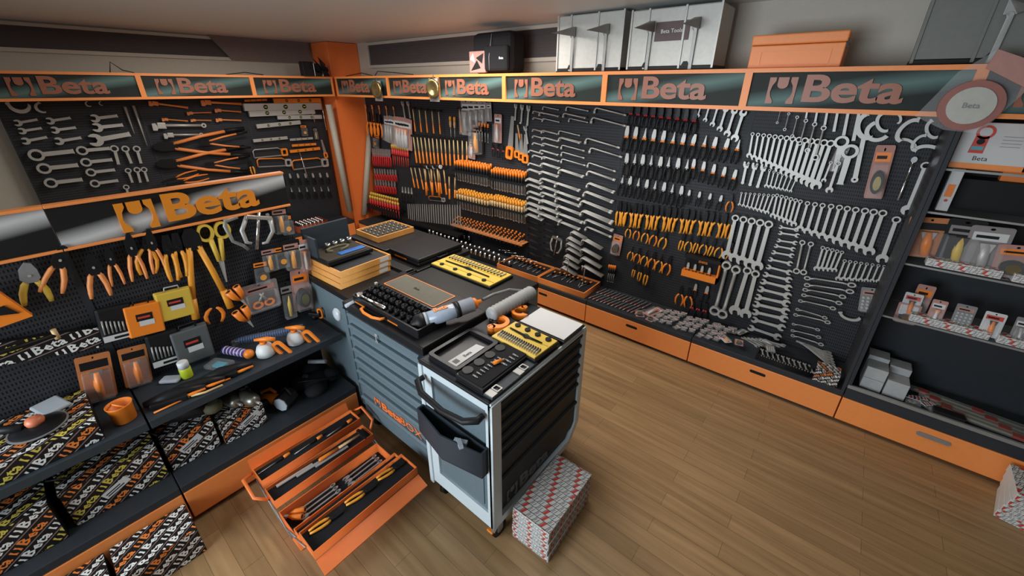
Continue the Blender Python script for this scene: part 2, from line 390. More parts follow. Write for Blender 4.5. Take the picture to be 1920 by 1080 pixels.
@proto('pipewrench')
def _():
    r=root('pipe_wrench'); g=G(orange); g.tube([(0,-.07,.01),(0,-.2,.01),(0,-.34,.01)],[.011,.009,.013],6,sq=.7); g.box(-.02,-.08,0,.02,-.03,.02,bev=.004); part('body',g,r)
    g=G(steeld,orange); g.prism([(-.035,0),(.012,0),(.016,-.02),(-.006,-.03),(-.008,-.08),(-.022,-.08),(-.022,-.03),(-.036,-.024)],.002,.018,1); g.box(-.03,-.036,.002,.005,-.03,.018); part('jaw',g,r); return r
@proto('pipewrenchg')
def _():
    r=root('pipe_wrench'); g=G(steel); g.tube([(0,-.07,.01),(0,-.3,.01)],[.011,.009],6,sq=.7); g.plate([ring(0,-.315,.017),ring(0,-.315,.008,10)],.003,.017); g.box(-.02,-.08,0,.02,-.03,.02,bev=.004); part('body',g,r)
    g=G(steel); g.prism([(-.035,0),(.012,0),(.016,-.02),(-.006,-.03),(-.008,-.08),(-.022,-.08),(-.022,-.03),(-.036,-.024)],.002,.018); part('jaw',g,r); return r
def boltcutter(hm,gr,w=1):
    r=root('bolt_cutter'); g=G(blackm); g.prism([(-.012,0),(.012,0),(.03,-.04),(.032,-.10),(.02,-.14),(-.02,-.14),(-.032,-.10),(-.03,-.04)],0,.02); part('head',g,r)
    for s in (-1,1):
        g=G(hm,gr); g.tube([(s*.016,-.12,.01),(s*.03*w,-.3,.01),(s*.045*w,-.48,.01)],.012,8); g.tube([(s*.045*w,-.46,.01),(s*.052*w,-.6,.01)],.015,8,mi=1); part('handle',g,r)
    return r
BUILD['bolt']=lambda:boltcutter(orange,black,2.0)
BUILD['bolty']=lambda:boltcutter(amber,amber,1.3)
@proto('hacksaw')
def _():   # runs along -Y, bow to +X
    r=root('hacksaw'); g=G(steel); g.tube([(0,0,0),(.07,-.0,0),(.085,-.02,0),(.085,-.26,0),(.06,-.3,0)],.006,6); part('frame',g,r)
    g=G(steeld); g.box(-.006,-.3,-.001,.006,0,.001); part('blade',g,r)
    g=G(orangep); g.plate([rrect(-.01,-.36,.075,-.29,.015),rrect(.008,-.345,.055,-.305,.01)],-.01,.01); part('handle',g,r); return r
@proto('hacksawo')
def _():
    r=root('hacksaw'); g=G(orangep); g.tube([(0,0,0),(.07,-.0,0),(.085,-.02,0),(.085,-.26,0),(.06,-.3,0)],.007,6); part('frame',g,r)
    g=G(steeld); g.box(-.006,-.3,-.001,.006,0,.001); part('blade',g,r)
    g=G(steel); g.plate([rrect(-.01,-.36,.075,-.29,.015),rrect(.008,-.345,.055,-.305,.01)],-.01,.01); part('handle',g,r); return r
def level(m1):
    r=root('spirit_level'); g=G(m1); g.box(-.018,-.4,0,.018,0,.02,bev=.002); part('bar',g,r)
    for y in (-.1,-.2,-.3): g=G(black,lime); g.cyl((0,y,.019),(0,y,.022),.011,n=12); g.cyl((0,y-.006,.022),(0,y+.006,.022),.003,n=6,mi=1); part('vial',g,r)
    return r
BUILD['level']=lambda:level(steel); BUILD['levelo']=lambda:level(orangep)
@proto('scissors')
def _():
    r=root('scissors')
    for s in (-1,1):
        g=G(yellow); g.plate([ring(s*.026,-.032,.026,18,.034),ring(s*.026,-.032,.017,16,.025)],-.003,.011); g.tube([(s*.015,-.06,.004),(s*.006,-.15,.004)],[.009,.007],7); part('handle',g,r)
        g=G(steel); g.prism([(s*.009,-.14),(-s*.004,-.14),(-s*.001,-.24),(s*.002,-.24)][::s],.002+s*.002,.005+s*.002); part('blade',g,r)
    return r
@proto('snips')    # small shears seen handle-first
def _():
    r=root('shears')
    for s in (-1,1):
        g=G(orangep,black); g.tube([(s*.02,0,.02),(s*.016,-.05,.015),(s*.006,-.08,.01)],[.016,.014,.006],10); g.cyl((s*.02,.001,.02),(s*.02,-.004,.02),.011,n=10,mi=1); part('handle',g,r)
    g=G(steel); g.prism([(-.008,-.075),(.008,-.075),(.002,-.13),(-.002,-.13)],.004,.009); part('blades',g,r); return r
@proto('cspanner')
def _():
    g=G(steel); g.plate([arc(-.03,-.06,.055,60,-150,18)+arc(-.03,-.06,.036,-150,60,18)],0,.01); g.prism([(.012,-.02),(.03,-.03),(.016,-.25),(-.006,-.25)],0,.008,0,T(0,-.06,0)); g.plate([ring(.005,-.315,.016),ring(.005,-.315,.006,10)],0,.009); return part('hook_spanner',g)
@proto('scurve')
def _():
    g=G(steel); g.plate([arc(0,-.06,.06,80,280,16)+arc(.012,-.06,.045,280,80,16)],0,.009); g.cyl((0,-.005,0),(0,-.005,.014),.012,n=12); return part('hook_spanner',g)
@proto('puller')
def _():
    r=root('bearing_puller'); g=G(chrome); g.cyl((0,0,.03),(0,-.16,.03),.007,n=8); g.box(-.05,-.03,.018,.05,-.012,.042,bev=.003); part('spindle',g,r)
    for s in (-1,1): g=G(steel); g.tube([(s*.045,-.02,.03),(s*.06,-.08,.03),(s*.04,-.13,.03),(s*.02,-.135,.03)],[.009,.009,.008,.006],7,sq=.6); part('claw',g,r)
    return r
@proto('clamp')
def _():
    g=G(steeld); g.tube([(.06,-.0,.01),(.0,-.005,.01),(-.008,-.03,.01),(0,-.12,.01),(.04,-.16,.01),(.055,-.19,.01)],[.012,.013,.012,.009,.009,.008],8,sq=.6); return part('lock_clamp',g)
@proto('ratchet')
def _():
    r=root('ratchet_handle'); g=G(chrome); g.cyl((0,-.02,0),(0,-.02,.022),.02,n=14); g.tube([(0,-.03,.01),(0,-.17,.01)],[.008,.006],8); part('head',g,r); g=G(chrome); g.tube([(0,-.17,.01),(0,-.18,.01),(0,-.29,.01),(0,-.3,.01)],[.006,.011,.011,.006],10); part('grip',g,r); return r
@proto('socket')   # stands on its base along Z
def _():
    g=G(chrome,black); g.lathe([(.009,0),(.0105,.003),(.0105,.02),(.0125,.024),(.0125,.045),(.009,.045),(.008,.036)],12); g.cyl((0,0,.030),(0,0,.0365),.0082,n=6,mi=1); return part('socket',g)
@proto('impact')
def _():
    g=G(blackm,black); g.lathe([(.017,0),(.02,.003),(.02,.04),(.0175,.045),(.014,.045),(.013,.03)],16); g.cyl((0,0,.02),(0,0,.0305),.0135,n=6,mi=1); return part('impact_socket',g)
@proto('bit')
def _():
    g=G(steeld); g.cyl((0,0,0),(0,0,.022),.0035,n=6); g.cyl((0,0,.022),(0,0,.028),.003,.001,n=6); return part('screwdriver_bit',g)
@proto('bag')      # small sealed bag of parts with printed header
def _():
    r=root('parts_bag'); g=G(clearp,steeld); g.box(-.035,-.03,0,.035,.03,.016,bev=.006)
    for k in range(6): a=k*1.05; g.cyl((math.cos(a)*.015-.01,math.sin(a)*.012,.008),(math.cos(a)*.015+.014,math.sin(a)*.012+.004,.009),.004,n=6,mi=1)
    part('pouch',g,r)
    g=G(paper,black,redp); g.box(-.035,.02,.014,.035,.05,.017)
    for k in range(4): g.prism([(-.033+k*.017,.022),(-.025+k*.017,.022),(-.019+k*.017,.048),(-.027+k*.017,.048)],.017,.0175,1+k%2)
    part('header_card',g,r); return r
@proto('bit_drill')
def _():
    g=G(steeld,redp); g.cyl((0,0,.006),(0,-.2,.006),.0055,n=8)
    for k in range(9): g.box(-.006,-.012-k*.012,.003,.006,-.007-k*.012,.0125,0,T(0,0,0))
    g.box(-.007,-.16,.0,.007,-.14,.0125,1); return part('masonry_drill_bit',g)
def blister(cardc,itemc,W=.1,H=.16,kind='tool',head=None,name='blister_pack'):
    def f():
        r=root(name); g=G(cardc,head or cardc,black); g.plate([rrect(-W/2,-H,W/2,0,.008),ring(0,-.012,.005,10)],0,.002)
        g.box(-W*.4,-H*.3,.002,W*.4,-H*.13,.0025,1); g.box(-W*.32,-H*.25,.0025,W*.2,-H*.19,.003,2); part('card',g,r)
        g=G(*itemc)
        if kind=='tool': g.tube([(0,-H*.35,.012),(0,-H*.62,.014),(.004,-H*.92,.012)],[W*.09,W*.14,W*.12],8); g.prism([(-W*.18,-H*.34),(W*.18,-H*.34),(W*.1,-H*.55),(-W*.1,-H*.55)],.008,.018,min(1,len(itemc)-1))
        elif kind=='disc': g.cyl((0,-H*.68,.002),(0,-H*.68,.03),W*.34,W*.30,16); g.cyl((0,-H*.68,.03),(0,-H*.68,.032),W*.2,n=16,mi=min(1,len(itemc)-1))
        elif kind=='grid':
            for i in range(4):
                for j in range(4): g.cyl((W*(-.33+.22*i),-H*(.4+.14*j),.002),(W*(-.33+.22*i),-H*(.4+.14*j),.014),W*.07,n=8)
        elif kind=='scis':
            for s in (-1,1): g.plate([ring(s*W*.16,-H*.75,W*.15,14),ring(s*W*.16,-H*.75,W*.09,12)],.006,.014); g.tube([(s*W*.1,-H*.65,.01),(-s*W*.05,-H*.36,.01)],[W*.05,W*.03],6,mi=min(1,len(itemc)-1))
        part('tool',g,r)
        g=G(clearp); g.box(-W*.42,-H*.97,.002,W*.42,-H*.33,.032,bev=.006); part('bubble',g,r); return r
    return f
BUILD['b_black']=blister(black,(amber,steeld),.085,.15,'tool',pinkp)
BUILD['b_disc']=blister(black,(black,amber),.085,.15,'disc',orangep)
BUILD['b_orange']=blister(pinkp,(black,brass),.1,.15,'disc',orangep)
BUILD['b_grid']=blister(grey,(steel,),.1,.16,'grid',pinkp)
BUILD['b_scis']=blister(pkg,(orangep,steeld),.12,.14,'scis',pinkp)
BUILD['b_white']=blister(paper,(orangep,black),.1,.17,'tool',redp)
BUILD['b_grey']=blister(pkg,(steel,steel),.08,.2,'tool',paper)
BUILD['b_pink']=blister(pinkp,(white,orangep),.08,.2,'tool',paper)
BUILD['b_yel']=blister(black,(yellow,black),.07,.2,'tool',pkg)
# ---------------------------------------------------------------- print and lettering
def logo(g,x,y,h,mi=0,z0=0,z1=.004,M=None,bold=.026):
    """square emblem with a wrench shape cut out, then the word; x,y is the left bottom corner, h the emblem height"""
    w=h
    L=[(0,0),(.25,0),(.26,.1),(.14,.28),(.10,.45),(.14,.68),(.24,.85),(.24,1),(0,1)]
    g.prism([(x+a*w,y+b*h) for a,b in L],z0,z1,mi,M); g.prism([(x+(1-a)*w,y+b*h) for a,b in L][::-1],z0,z1,mi,M)
    tb=[(.31,1)]+[(.5+.19*math.cos(math.radians(a)),.72+.15*math.sin(math.radians(a))) for a in range(180,361,30)]+[(.69,1)]
    g.prism([(x+a*w,y+b*h) for a,b in tb],z0,z1,mi,M)
    TM=T(x+w*2.75,y+h*.53,z0); TM=TM@S(1.28,1,1); g.text('Beta',h*1.36,z1-z0,mi,(M@TM if M is not None else TM),bold,True,5)
def carton_print(w,h,mats,size=.03,ang=35,seed=0,pad=.0):
    """diagonal bands of the word over a w x h face, cut at its edges"""
    g=G(*mats); c=math.cos(math.radians(ang)); d=w+h
    st=size*1.25; n=int(d/st)+2
    RM=RZ(math.radians(ang))
    word=G(); word.text('Beta',size*1.3,.0008,0,S(1.08,1,1),.022,True,1); sq=size
    me=word.mesh('w')
    for i in range(-n,n):
        mi=[0,1,0,2][i%4] if len(mats)>=4 else i%len(mats)
        y=i*st; off=(i%3)*size*1.1
        for j in range(int(-d/(size*3.9))-1,int(d/(size*3.9))+2):
            x=j*size*3.9+off
            q=RM@Vector((x,y,0))
            if abs(q.x)>w/2+size*2 or abs(q.y)>h/2+size*2: continue
            n0=len(g.b.verts); nf=len(g.b.faces); g.b.from_mesh(me); g.b.verts.ensure_lookup_table(); g._fin(g.b.verts[n0:],RM@T(x,y,0),mi)
            e=size*.7; bx=x-size*1.85
            g.prism([(bx-e*.5,y-e*.5),(bx-e*.15,y-e*.5),(bx-e*.3,y),(bx-e*.2,y+e*.5),(bx-e*.5,y+e*.5)],0,.0008,mi,RM)
            g.prism([(bx+e*.15,y-e*.5),(bx+e*.5,y-e*.5),(bx+e*.5,y+e*.5),(bx+e*.2,y+e*.5),(bx+e*.3,y)],0,.0008,mi,RM)
        a=RM@Vector((0,y+st*.5,0)); g.prism([(-d,y+st*.5-size*.05),(d,y+st*.5-size*.05),(d,y+st*.5+size*.05),(-d,y+st*.5+size*.05)],0,.0006,len(mats)-1,RM)
    bpy.data.meshes.remove(me)
    g.clip(-w/2,-h/2,w/2,h/2); return g
warm=mat('cream_print',(.75,.75,.72),.6); orpr=mat('orange_print',(.8,.22,.04),.6); yepr=mat('yellow_print',(.62,.5,.08),.6); grpr=mat('grey_print',(.22,.15,.14),.6); carb=mat('carton_black',(.012,.011,.011),.5)
def carton(x0,y0,z0,x1,y1,z1,label,group=None,cols=0,size=.03,faces='TRF',rot=0,name='printed_carton',ang=35):
    ml=[(warm,orpr,warm,grpr),(warm,yepr,orpr,grpr),(yepr,warm,warm,grpr)][cols]
    c=Vector(((x0+x1)/2,(y0+y1)/2,z0)); w,d,h=x1-x0,y1-y0,z1-z0
    r=root(name,T(*c)@RZ(rot)); tag(r,label,'box',group)
    g=G(carb); g.box(-w/2,-d/2,0,w/2,d/2,h,bev=.002); part('carton',g,r)
    if 'T' in faces: part('top_print',carton_print(d*.99,w*.99,ml,size,ang),r,T(0,0,h+.0002)@RZ(PI/2))
    if 'R' in faces: part('front_print',carton_print(d*.99,h*.97,ml,size,ang),r,T(w/2+.0002,0,h/2)@BL)
    if 'F' in faces: part('side_print',carton_print(w*.99,h*.97,ml,size,ang),r,T(0,-d/2-.0002,h/2)@BR)
    return r
# ================================================================ the setting
g=G(oak); g.box(-6.5,-2.6,-.06,2.9,4.0,0); struct('floor',g)
g=G(white); g.box(-6.5,-2.6,2.74,2.9,4.0,2.8); struct('ceiling',g)
g=G(cream); g.box(-6.42,-2.6,0,-6.32,3.75,2.74); struct('wall_left',g)
g=G(cream); g.box(-6.42,3.66,0,2.9,3.78,2.74); struct('wall_back',g)
g=G(cream); g.box(2.8,-2.6,0,2.9,3.66,2.74); struct('wall_right',g)
# column in the corner
g=G(orangt); g.box(-6.3,3.2,0,-5.86,3.655,2.735,bev=.004); struct('trim_1',g)
for n,(B,loc,w,h) in enumerate(((BR,(-3.8,3.655,2.42),3.6,.31),(BL,(-6.315,.0,2.475),6.2,.25)),1):
    r=root(f'window_{n}',T(*loc)@B); r['kind']='structure'
    g=G(cream); g.plate([[(-w/2,0),(w/2,0),(w/2,h),(-w/2,h)],[(-w/2+.04,.035),(w/2-.04,.035),(w/2-.04,h-.03),(-w/2+.04,h-.03)]],0,.03); part('window_frame',g,r)
    g=G(blinds); g.box(-w/2+.03,.02,.004,w/2-.03,h-.02,.008)
    for k in range(8): g.box(-w/2+.04,.04+k*.028,.008,w/2-.04,.055+k*.028,.012)
    part('blind',g,r,None,'dark lowered slatted blind')
g=G(mat('greige_curtain',(.17,.13,.12),.9)); g.prism([(1.95,2.74),(3.14,2.74),(3.14,2.48),(2.15,2.48)],0,.02,0,T(-6.27,0,0)@Matrix(((0,0,1,0),(1,0,0,0),(0,1,0,0),(0,0,0,1)))); tag(part('curtain_panel',g),'pale brown curtain panel across the left window above the signs','curtain')
# ---------------------------------------------------------------- bays
def header(g1,r,w,h,zc,depth,face,let,letx,lh,M,logoon=True,txt=None):
    g=G(orange)
    if face is gface:
        for y in (-h/2,h/2-.014): part('header_rail',G(orange).box(-w/2,y,-.03,w/2,y+.014,.018,bev=.003),r,M)
        part('header_panel',G(face,dark).box(-w/2+.002,-h/2+.013,-.03,w/2-.002,h/2-.013,.006),r,M)
        if logoon: g=G(let); logo(g,letx,-lh/2-.004,lh,0,.006,.016); part('lettering',g,r,M)
        return
    g.plate([[(-w/2,-h/2),(w/2,-h/2),(w/2,h/2),(-w/2,h/2)],[(-w/2+.022,-h/2+.024),(w/2-.022,-h/2+.024),(w/2-.022,h/2-.024),(-w/2+.022,h/2-.024)]],0,.02)
    g.box(-w/2,-h/2,-depth,w/2,h/2,-.012); part('header_frame',g,r,M)
    g=G(face); g.box(-w/2+.02,-h/2+.022,-.012,w/2-.02,h/2-.022,.004); part('header_panel',g,r,M)
    if logoon:
        g=G(let); logo(g,letx,-lh/2-.004,lh,0,.004,.012); part('lettering',g,r,M)
def bay(i,pl,front,pegp,u0,u1,label,sign=True,drawer=True,gond=False,slot=0):
    B,ax,iu,iv=PLN[pl]; w=u1-u0; uc=(u0+u1)/2; dep=abs(front-pegp)
    loc=[0,0,0]; loc[iu]=uc; loc[ax]=pegp
    r=root('display_bay',T(*loc)@B); tag(r,label,'display shelving','pegboard display bays')
    top=1.5 if gond else 2.06
    g=G(peg); g.box(-w/2+.004,0,-.02,w/2-.004,top-.24,0); part('perforated_panel',g,r,T(0,.24,0))
    for s in (-1,1): part('upright',G(dark).box(s*(w/2-.006)-.006,0,-.04,s*(w/2-.006)+.006,top+(.0 if gond else .2),.003),r)
    g=G(dark); g.box(-w/2+.002,.225,.0,w/2-.002,.27,dep-.002,bev=.004); g.box(-w/2+.03,0,.03,w/2-.03,.04,dep-.04); part('deck',g,r)
    if drawer:
        g=G(orange); g.box(-w/2+.004,.035,.05,w/2-.004,.222,dep,bev=.004); d=part('drawer',g,r)
        g=G(black); g.prism(rrect(-.055,.165,.055,.19,.011),dep-.004,dep+.001); part('finger_slot',g,d,T(slot,-.01,0))
    if not gond: header(g,r,w,.245,0,dep-.03,sface,letter,-w*.38,.15*min(1,w/.98),T(0,2.1825,dep))
    else:
        header(g,r,w,.215,0,.03,gface,letterb,-.29,.145,T(0,1.605,.03),sign)
    return r
RX=[-5.72,-4.53,-3.63,-2.70,-1.66,-.65,.38,1.41]
NM=['red and yellow handled tools nearest the orange column','long rows of hammers and chisels','three racks of orange handled screwdrivers','columns of chrome elbow wrenches','rows of black and orange handled pliers','large chrome combination wrenches']
for i in range(6): bay(i,'R',3.18,3.58,RX[i],RX[i+1],f'black pegboard bay with {NM[i]}',slot=(0,0,0,0,-.02,-.0)[i])
LY=[.07,1.09,2.14,3.16]
for i,nm in enumerate(('silver slugging wrenches beside beige wall','orange bolt cutters and pipe wrenches','spirit levels and hacksaws next to column')): bay(i,'L',-5.8,-6.2,LY[i],LY[i+1],f'black pegboard bay on left wall with {nm}')
bay(0,'L',-2.27,-2.73,.03,1.05,'low pegboard bay with big silver sign and yellow handled cutters',gond=True,slot=-.02)
bay(1,'L',-2.27,-2.73,-1.05,.03,'low pegboard bay at left picture edge above stacked printed cartons',gond=True,sign=False)
g=G(cream); g.box(-2.80,-1.05,0,-2.775,1.05,1.5); tag(part('gondola_back_panel',g),'pale back panel behind the low pegboard bays','panel')
for i,(y0,y1,lb) in enumerate(((.03,1.05,'dark steel shelf holding spray bottles and green can'),(-1.05,.03,'dark steel shelf holding orange mug and sander carton'))):
    r=root('steel_shelf',T(0,0,0)); tag(r,lb,'shelf','steel shelves of the low bays')
    g=G(slated); g.box(-2.729,y0+.004,.665,-2.335,y1-.004,.685,bev=.003); g.box(-2.339,y0+.004,.645,-2.325,y1-.004,.692,bev=.003); part('shelf_board',g,r)
    for y in (y0+.012,y1-.018): g=G(dark); g.prism([(-2.729,.55),(-2.36,.655),(-2.36,.664),(-2.729,.664)],y,y+.006,0,Matrix(((1,0,0,0),(0,0,1,0),(0,1,0,0),(0,0,0,1)))); part('bracket',g,r)
# ---------------------------------------------------------------- glazed bay on the far right
r=root('display_cabinet',T(.38,3.18,0)); tag(r,'glass-shelved display cabinet of packaged tools at the far right','cabinet')
for a,b in ((0,1.02),(1.03,2.05)):
    g=G(dark); g.box(a+.004,.38,.24,b-.004,.40,2.06); part('back_panel',g,r)
    g=G(dark); g.box(a+.004,.004,.225,b-.004,.38,.31,bev=.003); part('deck',g,r)
    g=G(steeld); g.box(a+.004,-.002,.31,b-.004,.014,.335); part('sill',g,r,None,'brushed metal door sill')
    d=part('drawer',G(orange).box(a+.004,0,.035,b-.004,.35,.222,bev=.004),r); part('finger_slot',G(steeld).prism(rrect(-.08,0,.08,.03,.014),0,.006),d,T((a+b)/2-.03,-.001,.15)@BR,'silver handle plate in the drawer front')
    for z in (.88,1.24,1.56,1.80): g=G(glass,steeld); g.box(a+.012,.05,z-.012,b-.012,.375,z-.003); g.box(a+.012,.045,z-.013,b-.012,.05,z-.002,1); part('glass_shelf',g,r)
g=G(pegl,dark); g.box(0,0,0,.38,1.82,.018); part('side_panel',g,r,T(-.002,.385,.24)@Matrix(((0,0,-1,0),(-1,0,0,0),(0,1,0,0),(0,0,0,1))))
part('door_post',G(dark).box(0,0,.31,.02,.02,2.06),r)
for a,lb in ((0,'f'),(1.03,'s')):
    header(None,r,1.02,.245,0,.37,sface,letter,-.36,.13,T(a+.51,0,2.1825)@BR)
# ================================================================ trolleys
def caster(r,x,y,swiv=0,brake=False,rad=.05):
    c=part('caster',G(slated,steeld).box(-.03,-.03,.118,.03,.03,.125).tube([(0,0,.12),(0,0,.1),(0,.02,.05)],[.015,.02,.012],6,1).box(-.022,.0,.045,-.018,.04,.11,1).box(.018,0,.045,.022,.04,.11,1),r,T(x,y,0)@RZ(swiv))
    part('wheel',G(black,steeld).cyl((-.016,.022,rad),(.016,.022,rad),rad,n=20).cyl((-.018,.022,rad),(.018,.022,rad),rad*.45,n=12,mi=1),c)
    if brake: part('brake_pedal',G(orangep).box(-.02,-.045,.075,.02,-.01,.09,bev=.005),c)
def ribface(w,h,n):
    """drawer stack front in XY facing +Z: returns list of prism profiles per drawer (profile in Y,Z)"""
    out=[]; dh=h/n
    for k in range(n):
        y0=k*dh+.003; y1=(k+1)*dh-.002
        out.append([(y0,-.01),(y0,.004),(y1-.03,.004),(y1-.022,.016),(y1-.008,.019),(y1-.001,.012),(y1,-.01)])
    return out
PX=Matrix(((0,0,1,0),(1,0,0,0),(0,1,0,0),(0,0,0,1)))  # profile(Y,Z) extruded along X
t=root('tool_trolley',T(-1.395,.975,0)); tag(t,'light grey roller tool trolley with ribbed charcoal drawers and side bin','trolley')
W,D,H=.475,.80,.97; z0=.14
g=G(slated); g.box(.02,.02,z0+.01,W-.012,D-.02,H-.03); part('carcass',g,t)
g=G(lgrey); g.plate([[(0,z0),(W,z0),(W,H-.02),(0,H-.02)],[(.085,z0+.10),(W-.028,z0+.10),(W-.028,H-.06),(.085,H-.06)]],0,.03,0,T(0,.02,0)@BR@T(0,0,-.01)); part('end_frame',g,t)
g=G(slate); g.box(.08,.012,z0+.08,W-.025,.02,H-.05); g.box(.11,.006,z0+.13,W-.06,.013,.5); part('end_panel',g,t,None,'recessed blue-grey side panel')
g=G(lgrey); 
g.plate([[(.03,z0+.0),(D-.10,z0+.0),(D+.0,z0+.13),(D,H-.02),(.0,H-.02),(0,z0-.02)],[(.06,z0+.045),(D-.11,z0+.045),(D-.04,z0+.145),(D-.04,H-.03),(.06,H-.03)]],-.012,.012,0,T(W-.0,0,0)@BL); part('side_frame',g,t)
g=G(lgrey); g.box(0,-.01,z0-.02,.03,.02,H-.02,bev=.006); part('corner_post',g,t)
prof=ribface(D,.0,1)
hs=[.06]*5+[.10]+[.14]+[.155]; zz=H-.035
for k,hh in enumerate([.068,.068,.068,.068,.068,.14,.21]):
    y1=zz; y0=zz-hh+.004; zz-=hh
    pr=[(y0,-.02),(y0,.0),(y1-.028,.0),(y1-.02,.012),(y1-.007,.014),(y1,.006),(y1,-.02)]
    g=G(dark); g.prism(pr,.062,D-.042,0,T(W,0,0)@Matrix(((0,1,0,0),(0,0,1,0),(1,0,0,0),(0,0,0,1)))); d=part('drawer',g,t,None,'tall bottom drawer front' if k==6 else None)
    if k==6:
        g=G(mat('embossed_grey',(.12,.12,.125),.4)); logo(g,.11,.0,.085,0,0,.003); part('embossed_lettering',g,d,T(W+.0005,.0,z0+.085)@BL)
g=G(black,dark); g.box(0,-.005,H-.022,W,D+.003,H,bev=.008); g.box(.015,.012,H,W-.015,D-.012,H+.002,1); part('top_tray',g,t)
g=G(lgrey); g.box(W-.002,0,H-.03,W+.008,D,H-.008,bev=.002); part('edge_rail',g,t)
g=G(black); g.tube([(.045,-.012,.89),(.04,-.045,.885),(.10,-.075,.865),(W/2+.02,-.085,.855),(W-.09,-.075,.865),(W-.03,-.045,.885),(W-.03,-.012,.89)],[.014,.017,.016,.015,.016,.017,.014],10); part('push_handle',g,t)
g=G(slated,dark); 
pts=[(.012,-.008),(W-.012,-.008),(W-.012,-.05),(W/2,-.095),(.012,-.05)]
g.plate([pts,[(.02,-.012),(W-.02,-.012),(W-.02,-.045),(W/2,-.087),(.02,-.045)]],.55,.70); g.prism(pts,.545,.552,1); part('side_bin',g,t,None,'bowed dark pocket bin on the trolley end')
for x,y,s,b in ((.05,.05,.3,0),(W-.03,.05,0,1),(.05,D-.06,.3,0),(W-.05,D-.12,.2,0)): caster(t,x,y,s,b)
# crumpled tape in the bin
g=G(frost); g.box(-.035,-.012,0,.03,.01,.014,0,RZ(.4)); g.box(-.01,-.02,.004,.04,.0,.02,0,RZ(-.5)); tag(part('torn_tape',g,None,T(-1.06,.925,.685)),'torn scrap of pale tape stuck on trolley pocket bin','tape')
# slate tool cabinet
t=root('tool_cabinet',T(-2.165,1.03,0)); tag(t,'slate blue ribbed roller cabinet with orange lettering beside the white trolley','cabinet')
W,D,H=.745,.46,1.0; z0=.12
g=G(slate); g.box(0,.012,z0,W,D,H-.05); part('carcass',g,t)
g=G(black); g.box(-.012,-.012,H-.055,W+.006,D+.006,H,bev=.008); part('top_board',g,t)
zz=H-.058
for k,hh in enumerate([.085,.085,.085,.085,.085,.085,.13,.17]):
    y1=zz; y0=zz-hh+.007; zz-=hh
    pr=[(y0,-.03),(y0,.0),(y1-.040,.0),(y1-.028,.018),(y1-.012,.022),(y1-.002,.012),(y1,-.03)]
    g=G(slate); g.prism(pr,.03,W-.03,0,T(0,0,0)@Matrix(((0,0,1,0),(0,-1,0,0),(1,0,0,0),(0,0,0,1)))); d=part('drawer',g,t)
    if k==0:
        part('lock_key',G(steel).cyl((0,0,0),(0,0,.012),.011,n=12).box(-.004,-.035,.010,.004,0,.013).plate([ring(.004,-.045,.012),ring(.004,-.045,.006,8)],.01,.013),d,T(.33,-.004,H-.10)@BR)
g=G(mat('bright_orange_decal',(.95,.2,.04),.45)); logo(g,0,0,.058,0,0,.003,None,.03); g.text('BOX',.078,.003,0,T(.335,.031,0)@S(1.15,1,1),-.003); part('lettering',g,t,T(.17,-.002,z0+.175)@BR@S(1.12,1,1))
for x,y in ((.06,.05),(W-.05,.05),(.06,D-.06),(W-.05,D-.06)): caster(t,x,y,.4,0,.045)
# cabinets behind, only seen over their tops and one flank
def cab(x0,y0,x1,y1,h,label,m=slate):
    r=root('tool_cabinet',T(x0,y0,0)); tag(r,label,'cabinet'); w,d=x1-x0,y1-y0
    part('carcass',G(m).box(.004,.004,.1,w-.004,d-.004,h-.04),r); part('top_board',G(black).box(0,0,h-.04,w,d,h,bev=.005),r)
    [part('side_rib',G(m).box(x,-.004,.14,x+.04,.006,h-.1),r) for x in (.06,w-.12)]
    for x,y in ((.08,.08),(w-.08,.08),(.08,d-.08),(w-.08,d-.08)): caster(r,x,y,0,0,.04)
cab(-2.93,1.075,-2.185,1.60,.985,'slate cabinet under the stack of orange-edged trays')
cab(-2.18,1.50,-1.42,2.02,.985,'black-topped cabinet under the far yellow tap and die set')
cab(-3.25,1.61,-2.2,2.15,.985,'black-topped cabinet under the closed black cases')
# ================================================================ tools on the long right-hand wall
WR=3.545
PF='combination wrench'
# --- large wrench bay
row('combo','R',WR,.247,(1412,248),(1560,262),(1404,296),(1527,356),14,'chrome combination wrench','in top full row under the widest sign','wrench','combination wrenches on the wide bay')
row('openwr','R',WR,.182,(1316,192),(1396,205),(1308,220),(1376,266),6,'chrome open-ended wrench half hidden by sign','above the black pliers','wrench','open-ended wrenches under the header')
row('bar','R',WR,.2,(1517,190),(1612,205),(1511,222),(1600,264),6,'flat silver wrench shank half hidden','below the widest sign','wrench','wrench shanks under the header')
row('ringwr','R',WR-.012,.229,(1464,205),(1546,235),(1457,232),(1528,300),6,'chrome ring wrench','behind top combination row','wrench','ring wrenches under the widest sign')
row('slug','R',WR,.2,(1581,254),(1598,270),(1565,320),(1575,345),2,'large silver ring wrench','beside the twin ring wrench card','wrench','two large ring wrenches')
row('combo','R',WR,.247,(1444,317),(1493,335),(1436,352),(1481,361),7,'short chrome combination wrench','in the short second row','wrench','short combination wrenches')
row('adjustable','R',WR,.25,(1401,303),(1434,308),(1392,345),(1420,352),3,'steel adjustable wrench','left of short second wrench row','wrench','adjustable wrenches by the second row')
row('combo','R',WR,.247,(1391,360),(1451,364),(1386,386),(1437,402),8,'small chrome combination wrench','at the start of the long third row','wrench','small combination wrenches, third row')
row('combo','R',WR,.247,(1458,363),(1502,374),(1448,408),(1487,425),6,'mid-size chrome combination wrench','in long third row','wrench','combination wrenches, third row')
row('combo','R',WR-.01,.247,(1515,377),(1657,393),(1499,434),(1626,479),10,'big chrome combination wrench','in long third row','wrench','big combination wrenches, third row',.002)
inst('combo',fit('R',WR,(1683,405),(1651,493),.247),'largest chrome combination wrench, alone at right end of third row','wrench')
